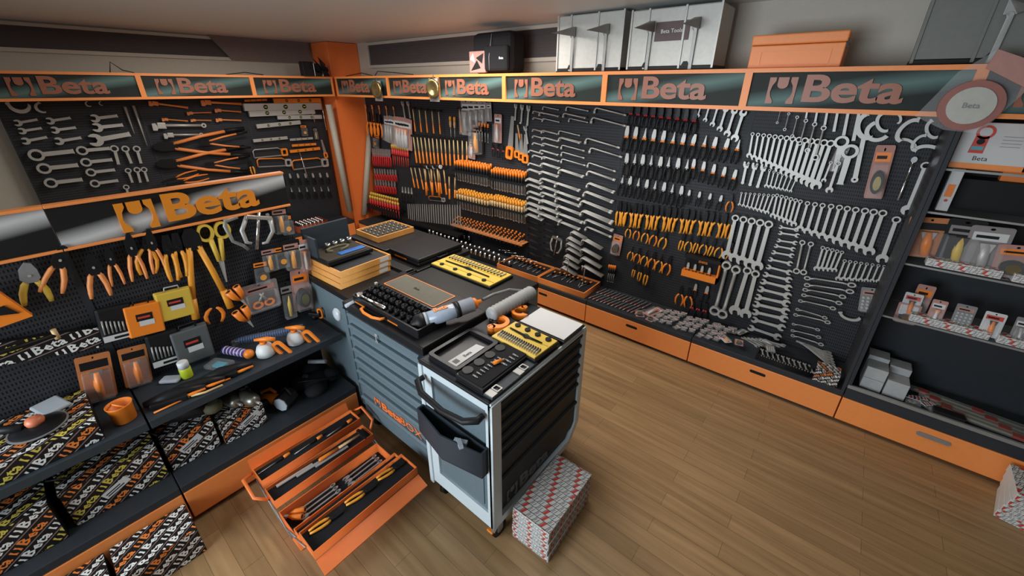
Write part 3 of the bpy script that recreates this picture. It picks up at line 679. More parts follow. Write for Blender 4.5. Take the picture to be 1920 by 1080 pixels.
row('combo','R',WR-.01,.247,(1381,402),(1444,413),(1361,486),(1418,507),5,'very large chrome combination wrench','right of the orange-handled pliers','wrench','five very large combination wrenches')
row('ringwr','R',WR-.01,.229,(1366,488),(1384,496),(1340,588),(1354,594),2,'giant chrome ring wrench','reaching down to the deck','wrench','lower giant wrenches')
row('combo','R',WR-.02,.247,(1404,500),(1419,506),(1376,590),(1396,596),2,'giant combination wrench','beside the giant ring wrenches','wrench','lower giant wrenches')
for i,(a,b) in enumerate([((1460,425),(1498,431)),((1459,436),(1500,442)),((1456,450),(1496,456)),((1451,460),(1492,468)),((1446,472),(1490,480)),((1440,485),(1487,495)),((1436,499),(1486,512)),((1430,513),(1486,526)),((1425,526),(1486,541)),((1420,540),(1485,556)),((1415,555),(1483,570)),((1411,568),(1482,585)),((1409,583),(1479,599)),((1408,597),(1474,616)),((1402,612),(1466,634))]):
    inst('openwr',fit('R',WR,a,b,.182),f'horizontal double open-ended wrench, {ordn(i+1)} from the top of the ladder-like column','wrench','horizontal double open-ended wrenches')
row('ringwr','R',WR,.229,(1506,449),(1522,452),(1493,512),(1506,514),2,'slim ring wrench hanging','right of the ladder-like column','wrench','two slim ring wrenches')
row('combo','R',WR,.247,(1544,461),(1580,470),(1530,508),(1563,510),5,'small combination wrench','beneath the long third row','wrench','small combination wrenches lower right')
row('combo','R',WR,.247,(1585,486),(1659,497),(1570,526),(1645,530),8,'smallest combination wrench','in the lowest right row','wrench','smallest combination wrenches')
for i,(a,b) in enumerate([((1508,519),(1606,534)),((1508,532),(1602,546)),((1505,541),(1587,556)),((1503,551),(1580,568)),((1497,562),(1568,578)),((1492,578),(1552,596)),((1488,588),(1558,604)),((1485,606),(1538,618)),((1483,618),(1540,632)),((1483,627),(1545,646))]):
    inst('ringwr',fit('R',WR,a,b,.229,1,.7),f'thin horizontal offset ring wrench, {ordn(i+1)} from the top, right of the ladder column','wrench','horizontal offset ring wrenches')
inst('scurve',fit('R',WR,(1574,585),(1614,598),.12,1,.6),'small curved hook wrench right of the thin offset wrenches','wrench')
inst('b_grid',fit('R',WR,(1636,540),(1628,585),.16),'blister card of small silver sockets low on the wrench bay','blister pack')
inst('cspanner',fit('R',WR,(1640,222),(1600,352),.36,1,-1),'long silver hook spanner hanging in middle of the wide wrench bay','wrench')
inst('scurve',fit('R',WR,(1622,212),(1630,262),.12,1,.7),'crescent-shaped hook spanner right below the widest sign','wrench')
for i,(a,b) in enumerate([((1652,212),(1662,248)),((1672,210),(1686,232)),((1722,222),(1683,266)),((1684,262),(1716,282)),((1735,252),(1712,284)),((1712,280),(1768,290)),((1745,225),(1755,260))]):
    inst('scurve',fit('R',WR-.01*(i%3),a,b,.12,1,(.62,-.62)[i%2]),f'curved silver hook spanner, {ordn(i+1)} from the left in upper right cluster','wrench','curved hook spanners upper right')
inst('b_grey',fit('R',WR,(1583,275),(1560,322),.2),'small clear card with two ring wrenches in wide bay','blister pack')
row('combo','R',WR-.015,.247,(1561,301),(1574,303),(1547,342),(1553,362),2,'slim wrench hanging out of the twin ring wrench card','','wrench','wrenches under clear card') if 0 else None
inst('combo',fit('R',WR-.03,(1559,302),(1543,342),.247),'slimmer of two wrenches below the small clear card','wrench')
inst('combo',fit('R',WR-.03,(1573,302),(1553,362),.247),'thicker of two wrenches below the small clear card','wrench')
inst('b_orange',fit('R',WR,(1662,272),(1636,372),.15,1,.42),'orange blister pack with black pump tool on wide wrench bay','blister pack')
inst('ratchet',fit('R',WR,(1716,293),(1683,376),.3,1,.8),'thin chrome ratchet handle left of the longer breaker bar','ratchet')
inst('combo',fit('R',WR,(1738,303),(1698,403),.247),'long chrome wrench right of the thin ratchet handle','wrench')
# --- elbow wrench bay
def elbows(col,data,L,key='elbow',tilt=.06):
    for ri,(bx,by,ln,n) in enumerate(data):
        for k in range(n):
            A=P(bx,by,1,WR-.004); C=P(bx+ln,by,1,WR-.004); sc=(C.x-A.x)/.18
            lb=f'chrome elbow wrench on hook {ordn(ri+1)} from top, {col} column' + (f', {ordn(k+1)} from the wall' if n>1 else '')
            inst(key,T(A.x+k*.002,WR-.004-k*.018,A.z-k*.001)@BR@RZ(-tilt-.01*k)@S(sc,sc*.8,sc*.75),lb,'elbow wrench','chrome elbow wrenches')
elbows('leftmost',[(1001,208,22,2),(1001,220,20,2),(1000,242,22,2),(1000,254,22,2),(1000,267,22,2),(993,281,26,2),(1000,290,24,2),(992,305,26,2),(992,316,26,3),(991,333,28,4),(991,344,28,3),(992,357,30,3),(992,367,30,3),(991,378,30,4),(991,388,30,4),(991,399,30,4)],1)
elbows('second',[(1018,200,30,1),(1013,210,36,2),(1017,222,32,1),(1017,244,30,2),(1018,257,30,2),(1018,268,30,2),(1014,281,34,2),(1018,293,32,2),(1017,305,34,3),(1015,320,34,3),(1016,333,34,3),(1014,347,36,3),(1016,359,36,3),(1016,373,36,4),(1014,385,38,4),(1015,398,40,4)],1)
elbows('third',[(1062,200,42,1),(1058,212,42,2),(1067,222,36,1),(1048,245,40,1),(1051,257,40,3),(1053,272,44,1),(1053,285,44,1),(1053,298,46,1),(1051,317,46,3),(1044,342,46,3),(1044,358,46,3),(1045,370,46,3),(1047,385,48,3),(1048,399,48,3),(1050,414,40,3)],1)
elbows('rightmost',[(1116,202,60,1),(1110,220,66,1),(1099,259,66,1),(1107,277,62,1),(1103,305,54,1),(1103,320,54,2),(1104,342,52,3),(1098,358,56,3),(1092,375,60,3),(1094,393,60,4),(1100,410,54,3),(1100,424,50,2)],1,'elbow',.1)
for ci,(pts,L,n,nm) in enumerate([([(1075,432),(1068,443),(1067,453),(1067,463),(1063,476),(1061,487),(1057,498)],28,4,'left'),([(1096,446),(1094,464),(1094,480),(1097,496)],38,4,'right')]):
    for ri,(bx,by) in enumerate(pts):
        for k in range(n):
            A=P(bx,by,1,WR-.004); C=P(bx+L,by,1,WR-.004); sc=(C.x-A.x)/.12
            inst('hexl',T(A.x+k*.002,WR-.004-k*.02,A.z)@BR@RZ(-.1)@S(sc,sc*.9,sc*1.2),f'bright hex key, {ordn(ri+1)} hook down of the {nm} lower stack, {ordn(k+1)} from the wall','hex key','bright hex keys in lower stacks')
for ri in range(6):
    for c in range(2):
        for k in range(2):
            bx,by=992+c*30,412+ri*12+c*4; A=P(bx,by,1,WR-.004); C=P(bx+26,by,1,WR-.004); sc=(C.x-A.x)/.18
            inst('elbowb',T(A.x,WR-.004-k*.02,A.z)@BR@RZ(-.1)@S(sc),f'black hex key, {ordn(ri+1)} hook down, {("left","right")[c]} dark column, {("inner","outer")[k]} one','hex key','black hex keys')
inst('puller',fit('R',WR,(1050,440),(1043,476),.16,1,.8),'small chrome two-legged puller between black and bright hex keys','puller')
# --- pliers bay
row('pl_dark','R',WR,.18,(1186,196),(1306,206),(1180,238),(1296,256),9,'dark-headed pliers with red collar','in top row under the sign','pliers','dark pliers, top row')
row(['pl_chrome','pl_chrome','pl_chromelong'],'R',WR,.18,(1179,236),(1388,262),(1170,286),(1374,308),12,'chrome pliers with black handles and orange collars','in second row','pliers','orange-collared pliers',.004)
row(['pl_black','pl_blacklong'],'R',WR,.18,(1178,287),(1292,298),(1171,334),(1282,346),8,'chrome pliers with plain black handles','in third row','pliers','black-handled pliers, third row',.004)
row('pl_chrome','R',WR,.18,(1303,298),(1381,318),(1296,338),(1369,358),5,'chrome pliers with orange collars','at right end of third row','pliers','orange-collared pliers, third row')
row(['pl_blacklong','pl_black'],'R',WR,.18,(1169,328),(1281,348),(1163,368),(1272,390),8,'chrome-nosed pliers with black handles','in fourth row','pliers','black-handled pliers, fourth row',.005)
row('pl_black','R',WR,.18,(1294,356),(1354,366),(1288,384),(1345,396),4,'small black-handled pliers','at right end of fourth row','pliers','small pliers, fourth row')
inst('pl_orange',fit('R',WR,(1373,364),(1366,398),.18),'small pliers with orange handles at far right of fourth row','pliers')
row(['pl_amber','pl_amber','pl_amberl'],'R',WR,.18,(1164,378),(1376,402),(1157,424),(1362,448),20,'amber-handled black pliers','in the long orange row','pliers','amber-handled pliers, long row',.004)
row(['pl_amberl','pl_orange'],'R',WR,.18,(1182,418),(1252,432),(1176,446),(1238,466),5,'amber ring pliers','in row below the long orange row','pliers','amber ring pliers',.004)
row(['pl_amber','pl_amberl'],'R',WR,.18,(1283,438),(1374,455),(1274,470),(1358,486),7,'amber-handled cutters','above the orange rack of white pliers','pliers','amber cutters above the rack',.004)
row(['pl_amberl','pl_orange'],'R',WR,.18,(1188,462),(1258,480),(1180,488),(1246,515),6,'amber-handled nippers','in second to last pliers row','pliers','amber nippers',.004)
row('pl_amber','R',WR,.18,(1192,496),(1216,502),(1186,520),(1208,535),3,'small amber pliers','at the bottom of pliers bay','pliers','small amber pliers')
inst('b_orange',fit('R',WR,(1160,440),(1153,477),.15,1,.7),'red and silver tubing cutter at left edge of the pliers bay','cutter')
row('driver','R',WR,.21,(1143,496),(1154,498),(1139,528),(1149,530),4,'long orange handle tool','at lower left of the pliers bay','tool','four orange handles')
row('pl_orange','R',WR,.18,(1279,537),(1293,540),(1272,572),(1290,578),2,'pliers with straight orange handles','under the orange rack','pliers','orange pliers under rack')
row('pl_chrome','R',WR,.18,(1306,532),(1328,536),(1300,560),(1320,568),2,'white miniature pliers','hanging under the orange rack','pliers','miniature pliers')
row('pl_dark','R',WR,.18,(1300,562),(1326,568),(1294,598),(1316,604),3,'black pliers','below the miniature pliers','pliers','black pliers low')
# orange counter rack
A=P(1285,475,1,WR-.05); B_=P(1343,533,1,WR-.05); w_,h_=B_.x-A.x,A.z-B_.z
r=root('pliers_rack',T(A.x+w_/2,WR+.01,B_.z)@BR); tag(r,'orange counter rack with brand lettering holding small white pliers','rack')
part('rack_body',G(orangep,black).box(-w_/2,0,0,w_/2,h_*.28,.07).box(w_/2-.012,0,0,w_/2,h_,.07).box(-w_/2,h_*.28,0,w_/2-.012,h_,.01,1).box(-w_/2,h_*.86,0,w_/2,h_,.075,1),r)
part('lettering',G(orangep).text('Beta',h_*.2,.004,0,None,.03),r,T(0,h_*.72,.012))
for k in range(4):
    inst('pl_chrome',T(A.x+w_*(.14+.2*k),WR-.04,B_.z+h_*.62)@BR@S(.75),f'small white pliers, {ordn(k+1)} from the left inside the orange rack','pliers','pliers in the orange rack')
# --- screwdriver racks
def rackrow(key,L,px0,px1,drop0,drop1,n,rows,desc,where,cat,grp,z,shelfm=black,hh=.0):
    A=P(*px0,1,3.50); Bq=P(*px1,1,3.50)
    r=root('tool_rack',T((A.x+Bq.x)/2,3.575,z)@BR); tag(r,f'{"orange" if shelfm is orange else "black"} steel tool shelf: {where}','rack')
    w=Bq.x-A.x
    part('rack_shelf',G(shelfm).plate([rrect(-w/2-.02,0,w/2+.02,.13,.004)]+[ring(-w/2+w*(k+.5)/n,.035+j*.032,.006,8) for k in range(n) for j in range(rows)],-.004,.004,0,Matrix.Rotation(PI/2,4,'X')@S(1,1,1)) if False else G(shelfm).box(-w/2-.02,-.006,0,w/2+.02,.0,.13).box(-w/2-.02,-.02,.126,w/2+.02,.004,.13),r)
    q=0
    for j in range(rows):
        for k in range(n):
            q+=1; x=A.x+w*(k+.5)/n+(.006 if j%2 else 0)
            hz=z+L*.45*(1-.25*j/max(1,rows-1)) if rows>1 else z+L*.45
            s=(1.3 if L>.2 else 1.05)-.10*j+random.uniform(-.06,.06)
            inst(key,T(x,3.545-j*.034,z+.095*s+.0)@BR@S(s),f'{desc}, {ordn(k+1)} from left, {ordn(j+1)} line from wall, {where}',cat,grp)
def zz_(p,y=3.45): return P(*p,1,y).z
rackrow('driver',.21,(853,300),(918,312),0,0,13,3,'orange and black screwdriver','upper rack left half','screwdriver','screwdrivers in upper rack left',zz_((885,325)))
rackrow('driver',.21,(922,310),(984,322),0,0,12,3,'orange and black screwdriver','upper rack right half','screwdriver','screwdrivers in upper rack right',zz_((950,340)))
rackrow('driverw',.21,(857,360),(920,366),0,0,12,3,'amber and wood screwdriver','middle rack left half','screwdriver','screwdrivers in middle rack left',zz_((885,380)))
rackrow('driverw',.21,(923,366),(984,375),0,0,12,3,'amber and wood screwdriver','middle rack right half','screwdriver','screwdrivers in middle rack right',zz_((950,393)))
rackrow('nutdriver',.15,(853,412),(982,432),0,0,20,4,'orange-topped nut driver','lowest orange rack','nut driver','nut drivers in the orange rack',zz_((915,440)),orange)
A=P(853,425,1,3.44); Bq=P(985,455,1,3.44)
# --- hammers and chisels bay
row('hammer','R',WR-.02,.3,(774,203),(822,208),(779,247),(826,252),5,'hammer with orange grip','in the top hammer row','hammer','hammers, top row',.003,.8)
inst('hammer',fit('R',WR-.02,(861,203),(865,249),.3,1,.8),'lone hammer at right end of the top hammer row','hammer')
row('driverw','R',WR,.21,(844,218),(852,219),(846,262),(853,263),2,'yellow and orange handled brush','right of the top hammers','tool','two upright yellow handled tools')
row('hammerl','R',WR-.03,.3,(775,254),(875,262),(782,306),(876,314),14,'long pale hammer with orange grip','in the middle hammer row','hammer','hammers, middle row',.004,.8)
row('hammer','R',WR-.05,.3,(769,312),(832,316),(777,352),(838,366),8,'wooden hammer with orange grip','in the lower hammer row','hammer','hammers, lower row',.01,.8)
row('mallet','R',WR-.08,.3,(797,312),(820,312),(800,366),(824,368),3,'mallet with black and white head','in front of the lower hammers','mallet','mallets with white faces',.004,.8)
row('hammer','R',WR-.02,.3,(842,328),(853,330),(843,374),(853,376),2,'short thick orange hammer','left of upper screwdriver rack','hammer','short thick hammers')
row('file','R',3.40,.16,(765,382),(863,384),(767,412),(864,424),24,'steel chisel','in the upright chisel row','chisel','upright chisels',.003,.8)
A=P(765,405,1,3.46); Bq=P(865,420,1,3.46)
r=root('chisel_rack',T(0,0,0)); tag(r,'black rack holding the upright row of steel chisels','rack'); part('rack_shelf',G(black).box(A.x-.02,3.38,A.z-.03,Bq.x+.02,3.575,A.z-.02).box(A.x-.02,3.375,A.z-.05,Bq.x+.02,3.38,A.z),r)
inst('hacksawo',fit('R',WR,(805,375),(835,378),.36,1,.7),'small orange framed square tool between hammers and chisels','tool')
# --- packs, saws, wrenches above the screwdriver racks
row('b_grey','R',WR,.2,(873,186),(916,192),(875,254),(918,228),5,'narrow silver carded tool','above the screwdriver racks','blister pack','silver carded tools')
inst('b_black',fit('R',WR,(895,226),(896,290),.15,1,.9),'black card of small screw tools above the upper screwdriver rack','blister pack')
row('driver','R',WR-.02,.21,(893,228),(915,232),(894,262),(915,268),5,'slim black awl','over the black card','awl','slim black awls')
inst('b_pink',fit('R',WR,(934,214),(934,268),.2,1,.9),'pink card with black scissors above upper screwdriver rack','blister pack')
inst('saw',fit('R',WR,(962,218),(955,298),.36,1,1),'hand saw with orange handle above upper screwdriver rack','saw')
row('pl_dark','R',WR,.18,(924,268),(944,272),(926,294),(945,300),3,'small black snips','between pink card and saw handle','snips','small black snips')
inst('b_pink',fit('R',WR,(886,262),(885,298),.2,1.2,1.2),'red and white carded tool left of the awls','blister pack')
row('adjustable','R',WR,.25,(968,195),(992,198),(966,226),(989,236),3,'chrome adjustable wrench','under fourth sign','wrench','adjustable wrenches, fourth bay edge')
inst('adjustable',fit('R',WR,(985,236),(990,270),.25),'larger adjustable wrench hanging left of the elbow wrenches','wrench')
inst('mallet',fit('R',WR-.02,(970,232),(975,262),.3,1,1.4),'black mallet above the orange gun-shaped tools','mallet')
row('saw','R',WR,.36,(969,250),(986,252),(970,296),(985,306),3,'orange handled saw','beside the elbow wrenches','saw','orange handled saws',.0,1.3)
# --- first bay: red tools
row('pipewrench','R',WR,.34,(686,196),(738,200),(689,228),(741,224),5,'small orange pipe wrench','beside the orange column','wrench','small orange pipe wrenches')
row('pl_orange','R',WR,.18,(692,210),(712,214),(695,256),(714,258),4,'orange handled pliers','high in the first bay','pliers','orange pliers in the first bay')
row('b_grey','R',WR,.17,(725,218),(735,218),(727,258),(736,262),3,'slim grey carded tool','in first bay','blister pack','slim white cards')
row('b_pink','R',WR,.17,(747,220),(763,222),(748,268),(764,272),4,'pale carded pack','left of the hammers','blister pack','pale packs by the hammers',.0,1.3)
row('adjustable','R',WR,.25,(755,190),(765,190),(760,222),(770,222),2,'tall silver adjustable wrench','in the first bay','wrench','silver adjustables first bay')
row('b_disc','R',WR,.15,(707,250),(712,250),(708,278),(712,278),1,'small silver box pack','low left of first bay','blister pack')
row('pl_red','R',WR,.18,(700,278),(731,280),(703,312),(732,314),9,'bright red insulated pliers','in upper red row','pliers','red pliers, upper row',.003)
row('pl_red','R',WR,.18,(703,316),(742,318),(706,340),(744,342),9,'dark red insulated pliers','in second red row','pliers','red pliers, second row',.006)
row('pl_red','R',WR,.18,(704,336),(740,340),(707,362),(742,366),8,'shadowed red insulated pliers','in third red row','pliers','red pliers, third row',.006)
row('yellowdriver','R',WR,.17,(735,270),(764,276),(738,310),(766,314),8,'yellow and red insulated screwdriver','in first bay cluster','screwdriver','insulated screwdrivers, cluster',.004)
row('yellowdriver','R',3.46,.17,(696,360),(745,372),(698,392),(747,402),13,'yellow insulated screwdriver','in the lower back rack','screwdriver','insulated screwdrivers, lower back',.002)
row('yellowdriver','R',3.40,.17,(694,366),(746,380),(697,398),(749,410),12,'yellow insulated screwdriver','in the lower front rack','screwdriver','insulated screwdrivers, lower front',.002)
row('pl_blacklong','R',3.46,.18,(755,350),(772,352),(757,380),(774,384),4,'dark brass headed tool','right of the yellow screwdrivers','tool','brass headed tools')
A=P(694,378,1,3.48); Bq=P(748,394,1,3.48)
r=root('screwdriver_rack'); tag(r,'black wire rack of yellow insulated screwdrivers','rack'); part('rack_shelf',G(black).box(A.x,3.38,A.z-.03,Bq.x+.05,3.575,A.z-.02).box(A.x,3.375,A.z-.06,Bq.x+.05,3.38,A.z-.0),r)
# ================================================================ things on the decks of that wall (z = 0.27)
DK=.272
def deckrow(key,px0,px1,n,desc,where,cat,grp=None,z=DK,sc=1,rot=0,tilt=0,jit=0):
    A=P(*px0,2,z); Bq=P(*px1,2,z)
    for k in range(n):
        q=A.lerp(Bq,k/max(1,n-1)); s=sc*random.uniform(.9,1.1)
        inst(key,T(q.x+random.uniform(-jit,jit),q.y+random.uniform(-jit,jit),z)@RZ(rot)@Matrix.Rotation(tilt,4,'X')@S(s),f'{desc}, {ordn(k+1)} from the left {where}',cat,grp)
for j,(a,b,n) in enumerate([((806,438),(935,484),17),((815,452),(955,498),18),((812,428),(880,450),9),((880,440),(985,478),12)]):
    deckrow('socket',a,b,n,'chrome socket',f'in {ordn(j+1)} socket line under the screwdriver racks','socket','chrome sockets on the deck',DK+.06,1.25)
    A=P(*a,2,DK+.05); Bq=P(*b,2,DK+.05); d=Bq-A
    r=root('socket_rail',T(*A)@RZ(math.atan2(d.y,d.x))); tag(r,f'black socket rail on the deck, {ordn(j+1)} of four under the racks','rail','socket rails'); part('rail',G(black).box(-.02,-.025,-.05,d.length+.02,.025,.0085),r)
deckrow('ratchet',(935,470),(985,490),5,'chrome ratchet','lying right of socket rails','ratchet','ratchets by the sockets',DK+.05,.6,PI/2,-.2,.01)
deckrow('impact',(790,440),(812,448),4,'large chrome-black socket','near the black cases','socket','large sockets')
def tray(x0,y0,x1,y1,z,h,label,group=None,m1=orange,inner=foam,rot=0,fill=None,name='foam_tray'):
    w,d=x1-x0,y1-y0; r=root(name,T((x0+x1)/2,(y0+y1)/2,z)@RZ(rot)); tag(r,label,'tray',group)
    g=G(m1); g.plate([[(-w/2,-d/2),(w/2,-d/2),(w/2,d/2),(-w/2,d/2)],[(-w/2+.01,-d/2+.01),(w/2-.01,-d/2+.01),(w/2-.01,d/2-.01),(-w/2+.01,d/2-.01)]],0,h); g.box(-w/2+.002,-d/2+.002,0,w/2-.002,d/2-.002,.005); part('tray_rim',g,r)
    g=G(inner); g.box(-w/2+.0105,-d/2+.0105,.005,w/2-.0105,d/2-.0105,h*.72); part('foam_insert',g,r)
    return r,w,d,h
for i,(x0,x1,lb) in enumerate(((-2.85,-2.28,'orange-rimmed tray of small black bits by the socket rails'),(-2.27,-1.70,'orange-rimmed tray of black tools beside the drill bit packs'))):
    tray(x0,3.20,x1,3.54,DK,.06,lb,'orange-rimmed trays on the deck')
    for k in range(9): inst('driver',T(x0+.06+k*.055,3.47+random.uniform(-.02,.03),DK+.055)@RZ(random.uniform(-.3,.3))@S(.8),f'dark handled driver, {ordn(k+1)} from the left in {("socket-side","drill-side")[i]} deck tray','screwdriver',f'drivers in deck tray {("left","right")[i]}')
for k,(x,y) in enumerate(((-2.03,3.42),(-1.80,3.36))):
    inst('elbow',T(x,y,DK+.26)@BR@RZ(-PI/2)@S(1.1),f'upright chrome elbow bar, {("left","right")[k]} one standing in the drill-side tray','elbow wrench')
# drill bits: rows lying toward the room
for j in range(2):
    for k in range(13):
        x=-1.62+k*.04; y=3.52-j*.15
        inst('bit_drill',T(x,y,DK+.004+.001*(k%3))@RZ(-.25+random.uniform(-.05,.05))@S(.75),f'masonry drill bit, {ordn(k+1)} from the left, {("back","front")[j]} row on the deck','drill bit','masonry drill bits')
inst('b_pink',T(-1.03,3.50,DK)@RZ(-.3)@S(1.1),'reddish carded pack lying right of the drill bits','blister pack')
inst('b_orange',T(-1.18,3.33,DK)@RZ(.5)@S(.8),'orange clamp pack lying in front of the drill bits','blister pack')
inst('b_orange',T(-1.02,3.31,DK)@RZ(-.2)@S(.7),'second orange clamp pack lying left of the parts bags','blister pack')
q=0
for i in range(10):
    for j in range(5):
        if i*5+j>44: break
        q+=1; x=-1.0+i*.065+j*.012; y=3.24+j*.058
        if x>.0+.3: continue
        inst('bag',T(x,y,DK+.002+.012*(j%2)+.010*((i*7+j*3)%3))@RZ(random.uniform(-.6,.6))@S(.72),f'small clear parts bag, {ordn(i+1)} across and {ordn(j+1)} back from deck edge','bag','small parts bags')
for k,(px,py,key,rz) in enumerate([(1345,600,'b_grid',.4),(1378,610,'b_grey',.1),(1400,618,'b_grey',-.4),(1352,630,'b_white',.8),(1385,640,'b_orange',.2),(1420,640,'b_grey',1.2),(1440,655,'b_grid',.3),(1335,585,'b_disc',.2)]):
    q=P(px,py,2,DK+.03); inst(key,T(q.x,q.y,DK+.002+.011*k)@RZ(rz)@S(.62),f'clear plastic pack, {ordn(k+1)} from the left of the loose heap below giant wrenches','blister pack','loose packs below the giant wrenches')
tray(-.18,3.20,.17,3.33,DK,.05,'dark wooden tray of short wrenches at the deck front',None,blackm)
for k in range(10): inst('openwr',T(-.16+k*.035,3.30,DK+.045)@RZ(.25)@S(.62),f'short open wrench, {ordn(k+1)} from the left in the wooden deck tray','wrench','short wrenches in the deck tray')
row('combo','T',DK+.05,.247,(1470,628),(1500,640),(1560,668),(1562,690),5,'long chrome bar wrench','lying behind the wooden deck tray','wrench','long wrenches lying on deck') 
for k in range(6): inst('openwr',T(-.33+k*.03,3.46-.01*k,DK+.012*k)@RZ(1.1+k*.12)@S(.9),f'loose open wrench, {ordn(k+1)} from the left lying below the ladder column','wrench','loose wrenches on the deck')
carton(.19,3.19,DK,.33,3.30,DK+.10,'white printed carton with clear tools beside the cabinet post',None,0,.02)
# ================================================================ left wall tools
WL=-6.16
def many(key,pl,v,L,lst,desc,where,cat,grp,wid=1,frm='from the top'):
    for i,(a,b) in enumerate(lst): inst(key,fit(pl,v,a,b,L,1,wid),f'{desc}, {ordn(i+1)} {frm} {where}' if len(lst)>1 else f'{desc} {where}',cat,grp)
many('slugopen','L',WL,.2,[((25,232),(70,224)),((85,228),(132,221)),((168,223),(220,217)),((33,247),(78,240)),((94,245),(142,239)),((171,240),(230,234)),((39,266),(88,257)),((101,266),(152,258)),((164,265),(243,251))],'silver open slugging wrench','in grid on left wall','wrench','open slugging wrenches')
many('slug','L',WL,.2,[((52,292),(138,283)),((142,283),(205,278)),((68,317),(146,309)),((150,305),(210,299)),((82,344),(154,336)),((160,324),(215,318)),((168,345),(221,338))],'silver ring slugging wrench','in grid on left wall','wrench','ring slugging wrenches')
many('slug','L',WL,.2,[((212,272),(222,308)),((232,273),(246,306)),((254,273),(264,306)),((238,315),(248,342)),((255,313),(263,342)),((268,313),(277,340)),((235,346),(242,372))],'small upright ring slugging wrench','beside grid on left wall','wrench','small upright slugging wrenches',1,'in order')
many('scurve','L',WL,.12,[((12,194),(58,200)),((72,192),(84,212)),((162,190),(170,200)),((188,190),(192,198))],'small silver clamp','under left header','clamp','small clamps under the left header',1,'in order')
for i,(a,b) in enumerate((((234,200),(252,251)),((250,198),(276,273)))):
    A=P(*a,0,WL);C=P(*b,0,WL); g=G(steel); d=C-A; g.tube([(0,0,0),(0,d.y*.5,d.z*.5),(0,d.y,d.z)],[.014,.009,.004],7); tag(part('drift_pin',g,None,T(*A)),('shorter','longer')[i]+' tapered steel drift pin on left wall','pin')
many('pipewrench','L',WL,.34,[((278,192),(352,202)),((376,191),(452,195)),((350,212),(396,211)),((402,206),(452,210)),((303,223),(352,227)),((357,225),(396,226)),((404,224),(452,226))],'orange pipe wrench lying horizontally','below second left sign','wrench','orange pipe wrenches on left wall',1,'in order')
many('pipewrenchg','L',WL,.34,[((284,235),(388,235)),((306,253),(382,252))],'silver pipe wrench','above the bolt cutters','wrench','silver pipe wrenches')
many('bolt','L',WL,.6,[((286,276),(462,266)),((292,308),(462,299))],'large orange bolt cutter with black grips','on left wall','bolt cutter','large orange bolt cutters')
many('bolt','L',WL+.04,.6,[((372,268),(466,262)),((384,308),(466,305))],'smaller orange bolt cutter nested in larger one','on left wall','bolt cutter','smaller orange bolt cutters')
many('pl_orange','L',WL+.09,.18,[((302,342),(372,322)),((312,347),(392,330))],'orange tube cutter','just above the big silver sign','cutter','orange cutters above big sign',.45)
many('level','L',WL,.4,[((455,201),(600,199)),((465,213),(588,208)),((519,220),(602,219)),((480,237),(562,229)),((474,264),(538,258)),((543,262),(586,259))],'grey spirit level','below third left sign','spirit level','grey spirit levels')
many('levelo','L',WL,.4,[((547,273),(592,270)),((543,284),(599,278)),((458,189),(500,187)),((512,189),(600,188))],'orange spirit level','below third left sign','spirit level','orange spirit levels',1,'in order')
many('hacksaw','L',WL,.36,[((477,296),(540,290))],'silver framed hacksaw with orange grip','on left wall','hacksaw','hacksaws')
many('hacksawo','L',WL,.36,[((484,313),(547,310)),((550,318),(616,310))],'orange framed hacksaw','on left wall','hacksaw','hacksaws',1,'in order')
inst('b_disc',fit('L',WL,(568,232),(571,256),.15),'small yellow and black pack among the spirit levels','blister pack')
inst('b_yel',fit('L',WL,(590,238),(593,262),.2),'small dark pack right of yellow pack on left wall','blister pack')
inst('saw',fit('L',WL,(603,262),(612,296),.36),'small orange handled pistol saw near the column','saw')
inst('pl_amber',fit('L',WL,(468,302),(476,328),.18,1,1.4),'black and amber pruning pliers above big sign end','pliers')
row('pl_black','L',WL,.18,(527,326),(612,324),(534,348),(618,346),7,'small black-handled pliers','in upper dark row by column','pliers','dark pliers by the column')
row('pl_blacklong','L',WL,.18,(530,352),(614,350),(536,374),(620,372),7,'small needle-nosed pliers','in lower dark row by column','pliers','dark needle pliers by the column')
for i,(a,b) in enumerate((((580,184),(590,229)),((601,184),(612,244)),((562,286),(578,338)))):
    A=P(*a,0,WL+.03);C=P(*b,0,WL+.03); d=C-A; tag(part('telescopic_rod',G(chrome).tube([(0,0,0),(0,d.y*.6,d.z*.6),(0,d.y,d.z)],[.004,.007,.009],6),None,T(*A)),f'thin chrome rod hanging by the spirit levels, {ordn(i+1)} of three','rod','thin chrome rods')
# pale cylinders beside the column
for i,(a,b,x) in enumerate((((616,196),(656,396),-5.83),((693,250),(683,402),-5.785))):
    A=P(*a,0,x);C=P(*b,0,x); d=A-C; tag(part('pale_tube',G(mat('putty_tube',(.42,.38,.31),.5)).cyl((0,0,0),d,.043,n=20),None,T(*C)),('thick pale tube leaning left of the orange column','thick pale tube leaning right of the orange column')[i],'tube')
# stuff on the far corner base
tray(-6.1,2.3,-5.82,2.75,DK,.09,'dark red tray of silver sockets on the corner base',None,mat('rust_red_plastic',(.28,.05,.02),.5))
for i in range(6):
    for j in range(5): inst('socket',T(-6.03+j*.05,2.38+i*.058,DK+.06)@S(1.2),f'silver socket in the dark red corner tray, {ordn(i+1)} along and {ordn(j+1)} out from the wall','socket','sockets in the corner tray')
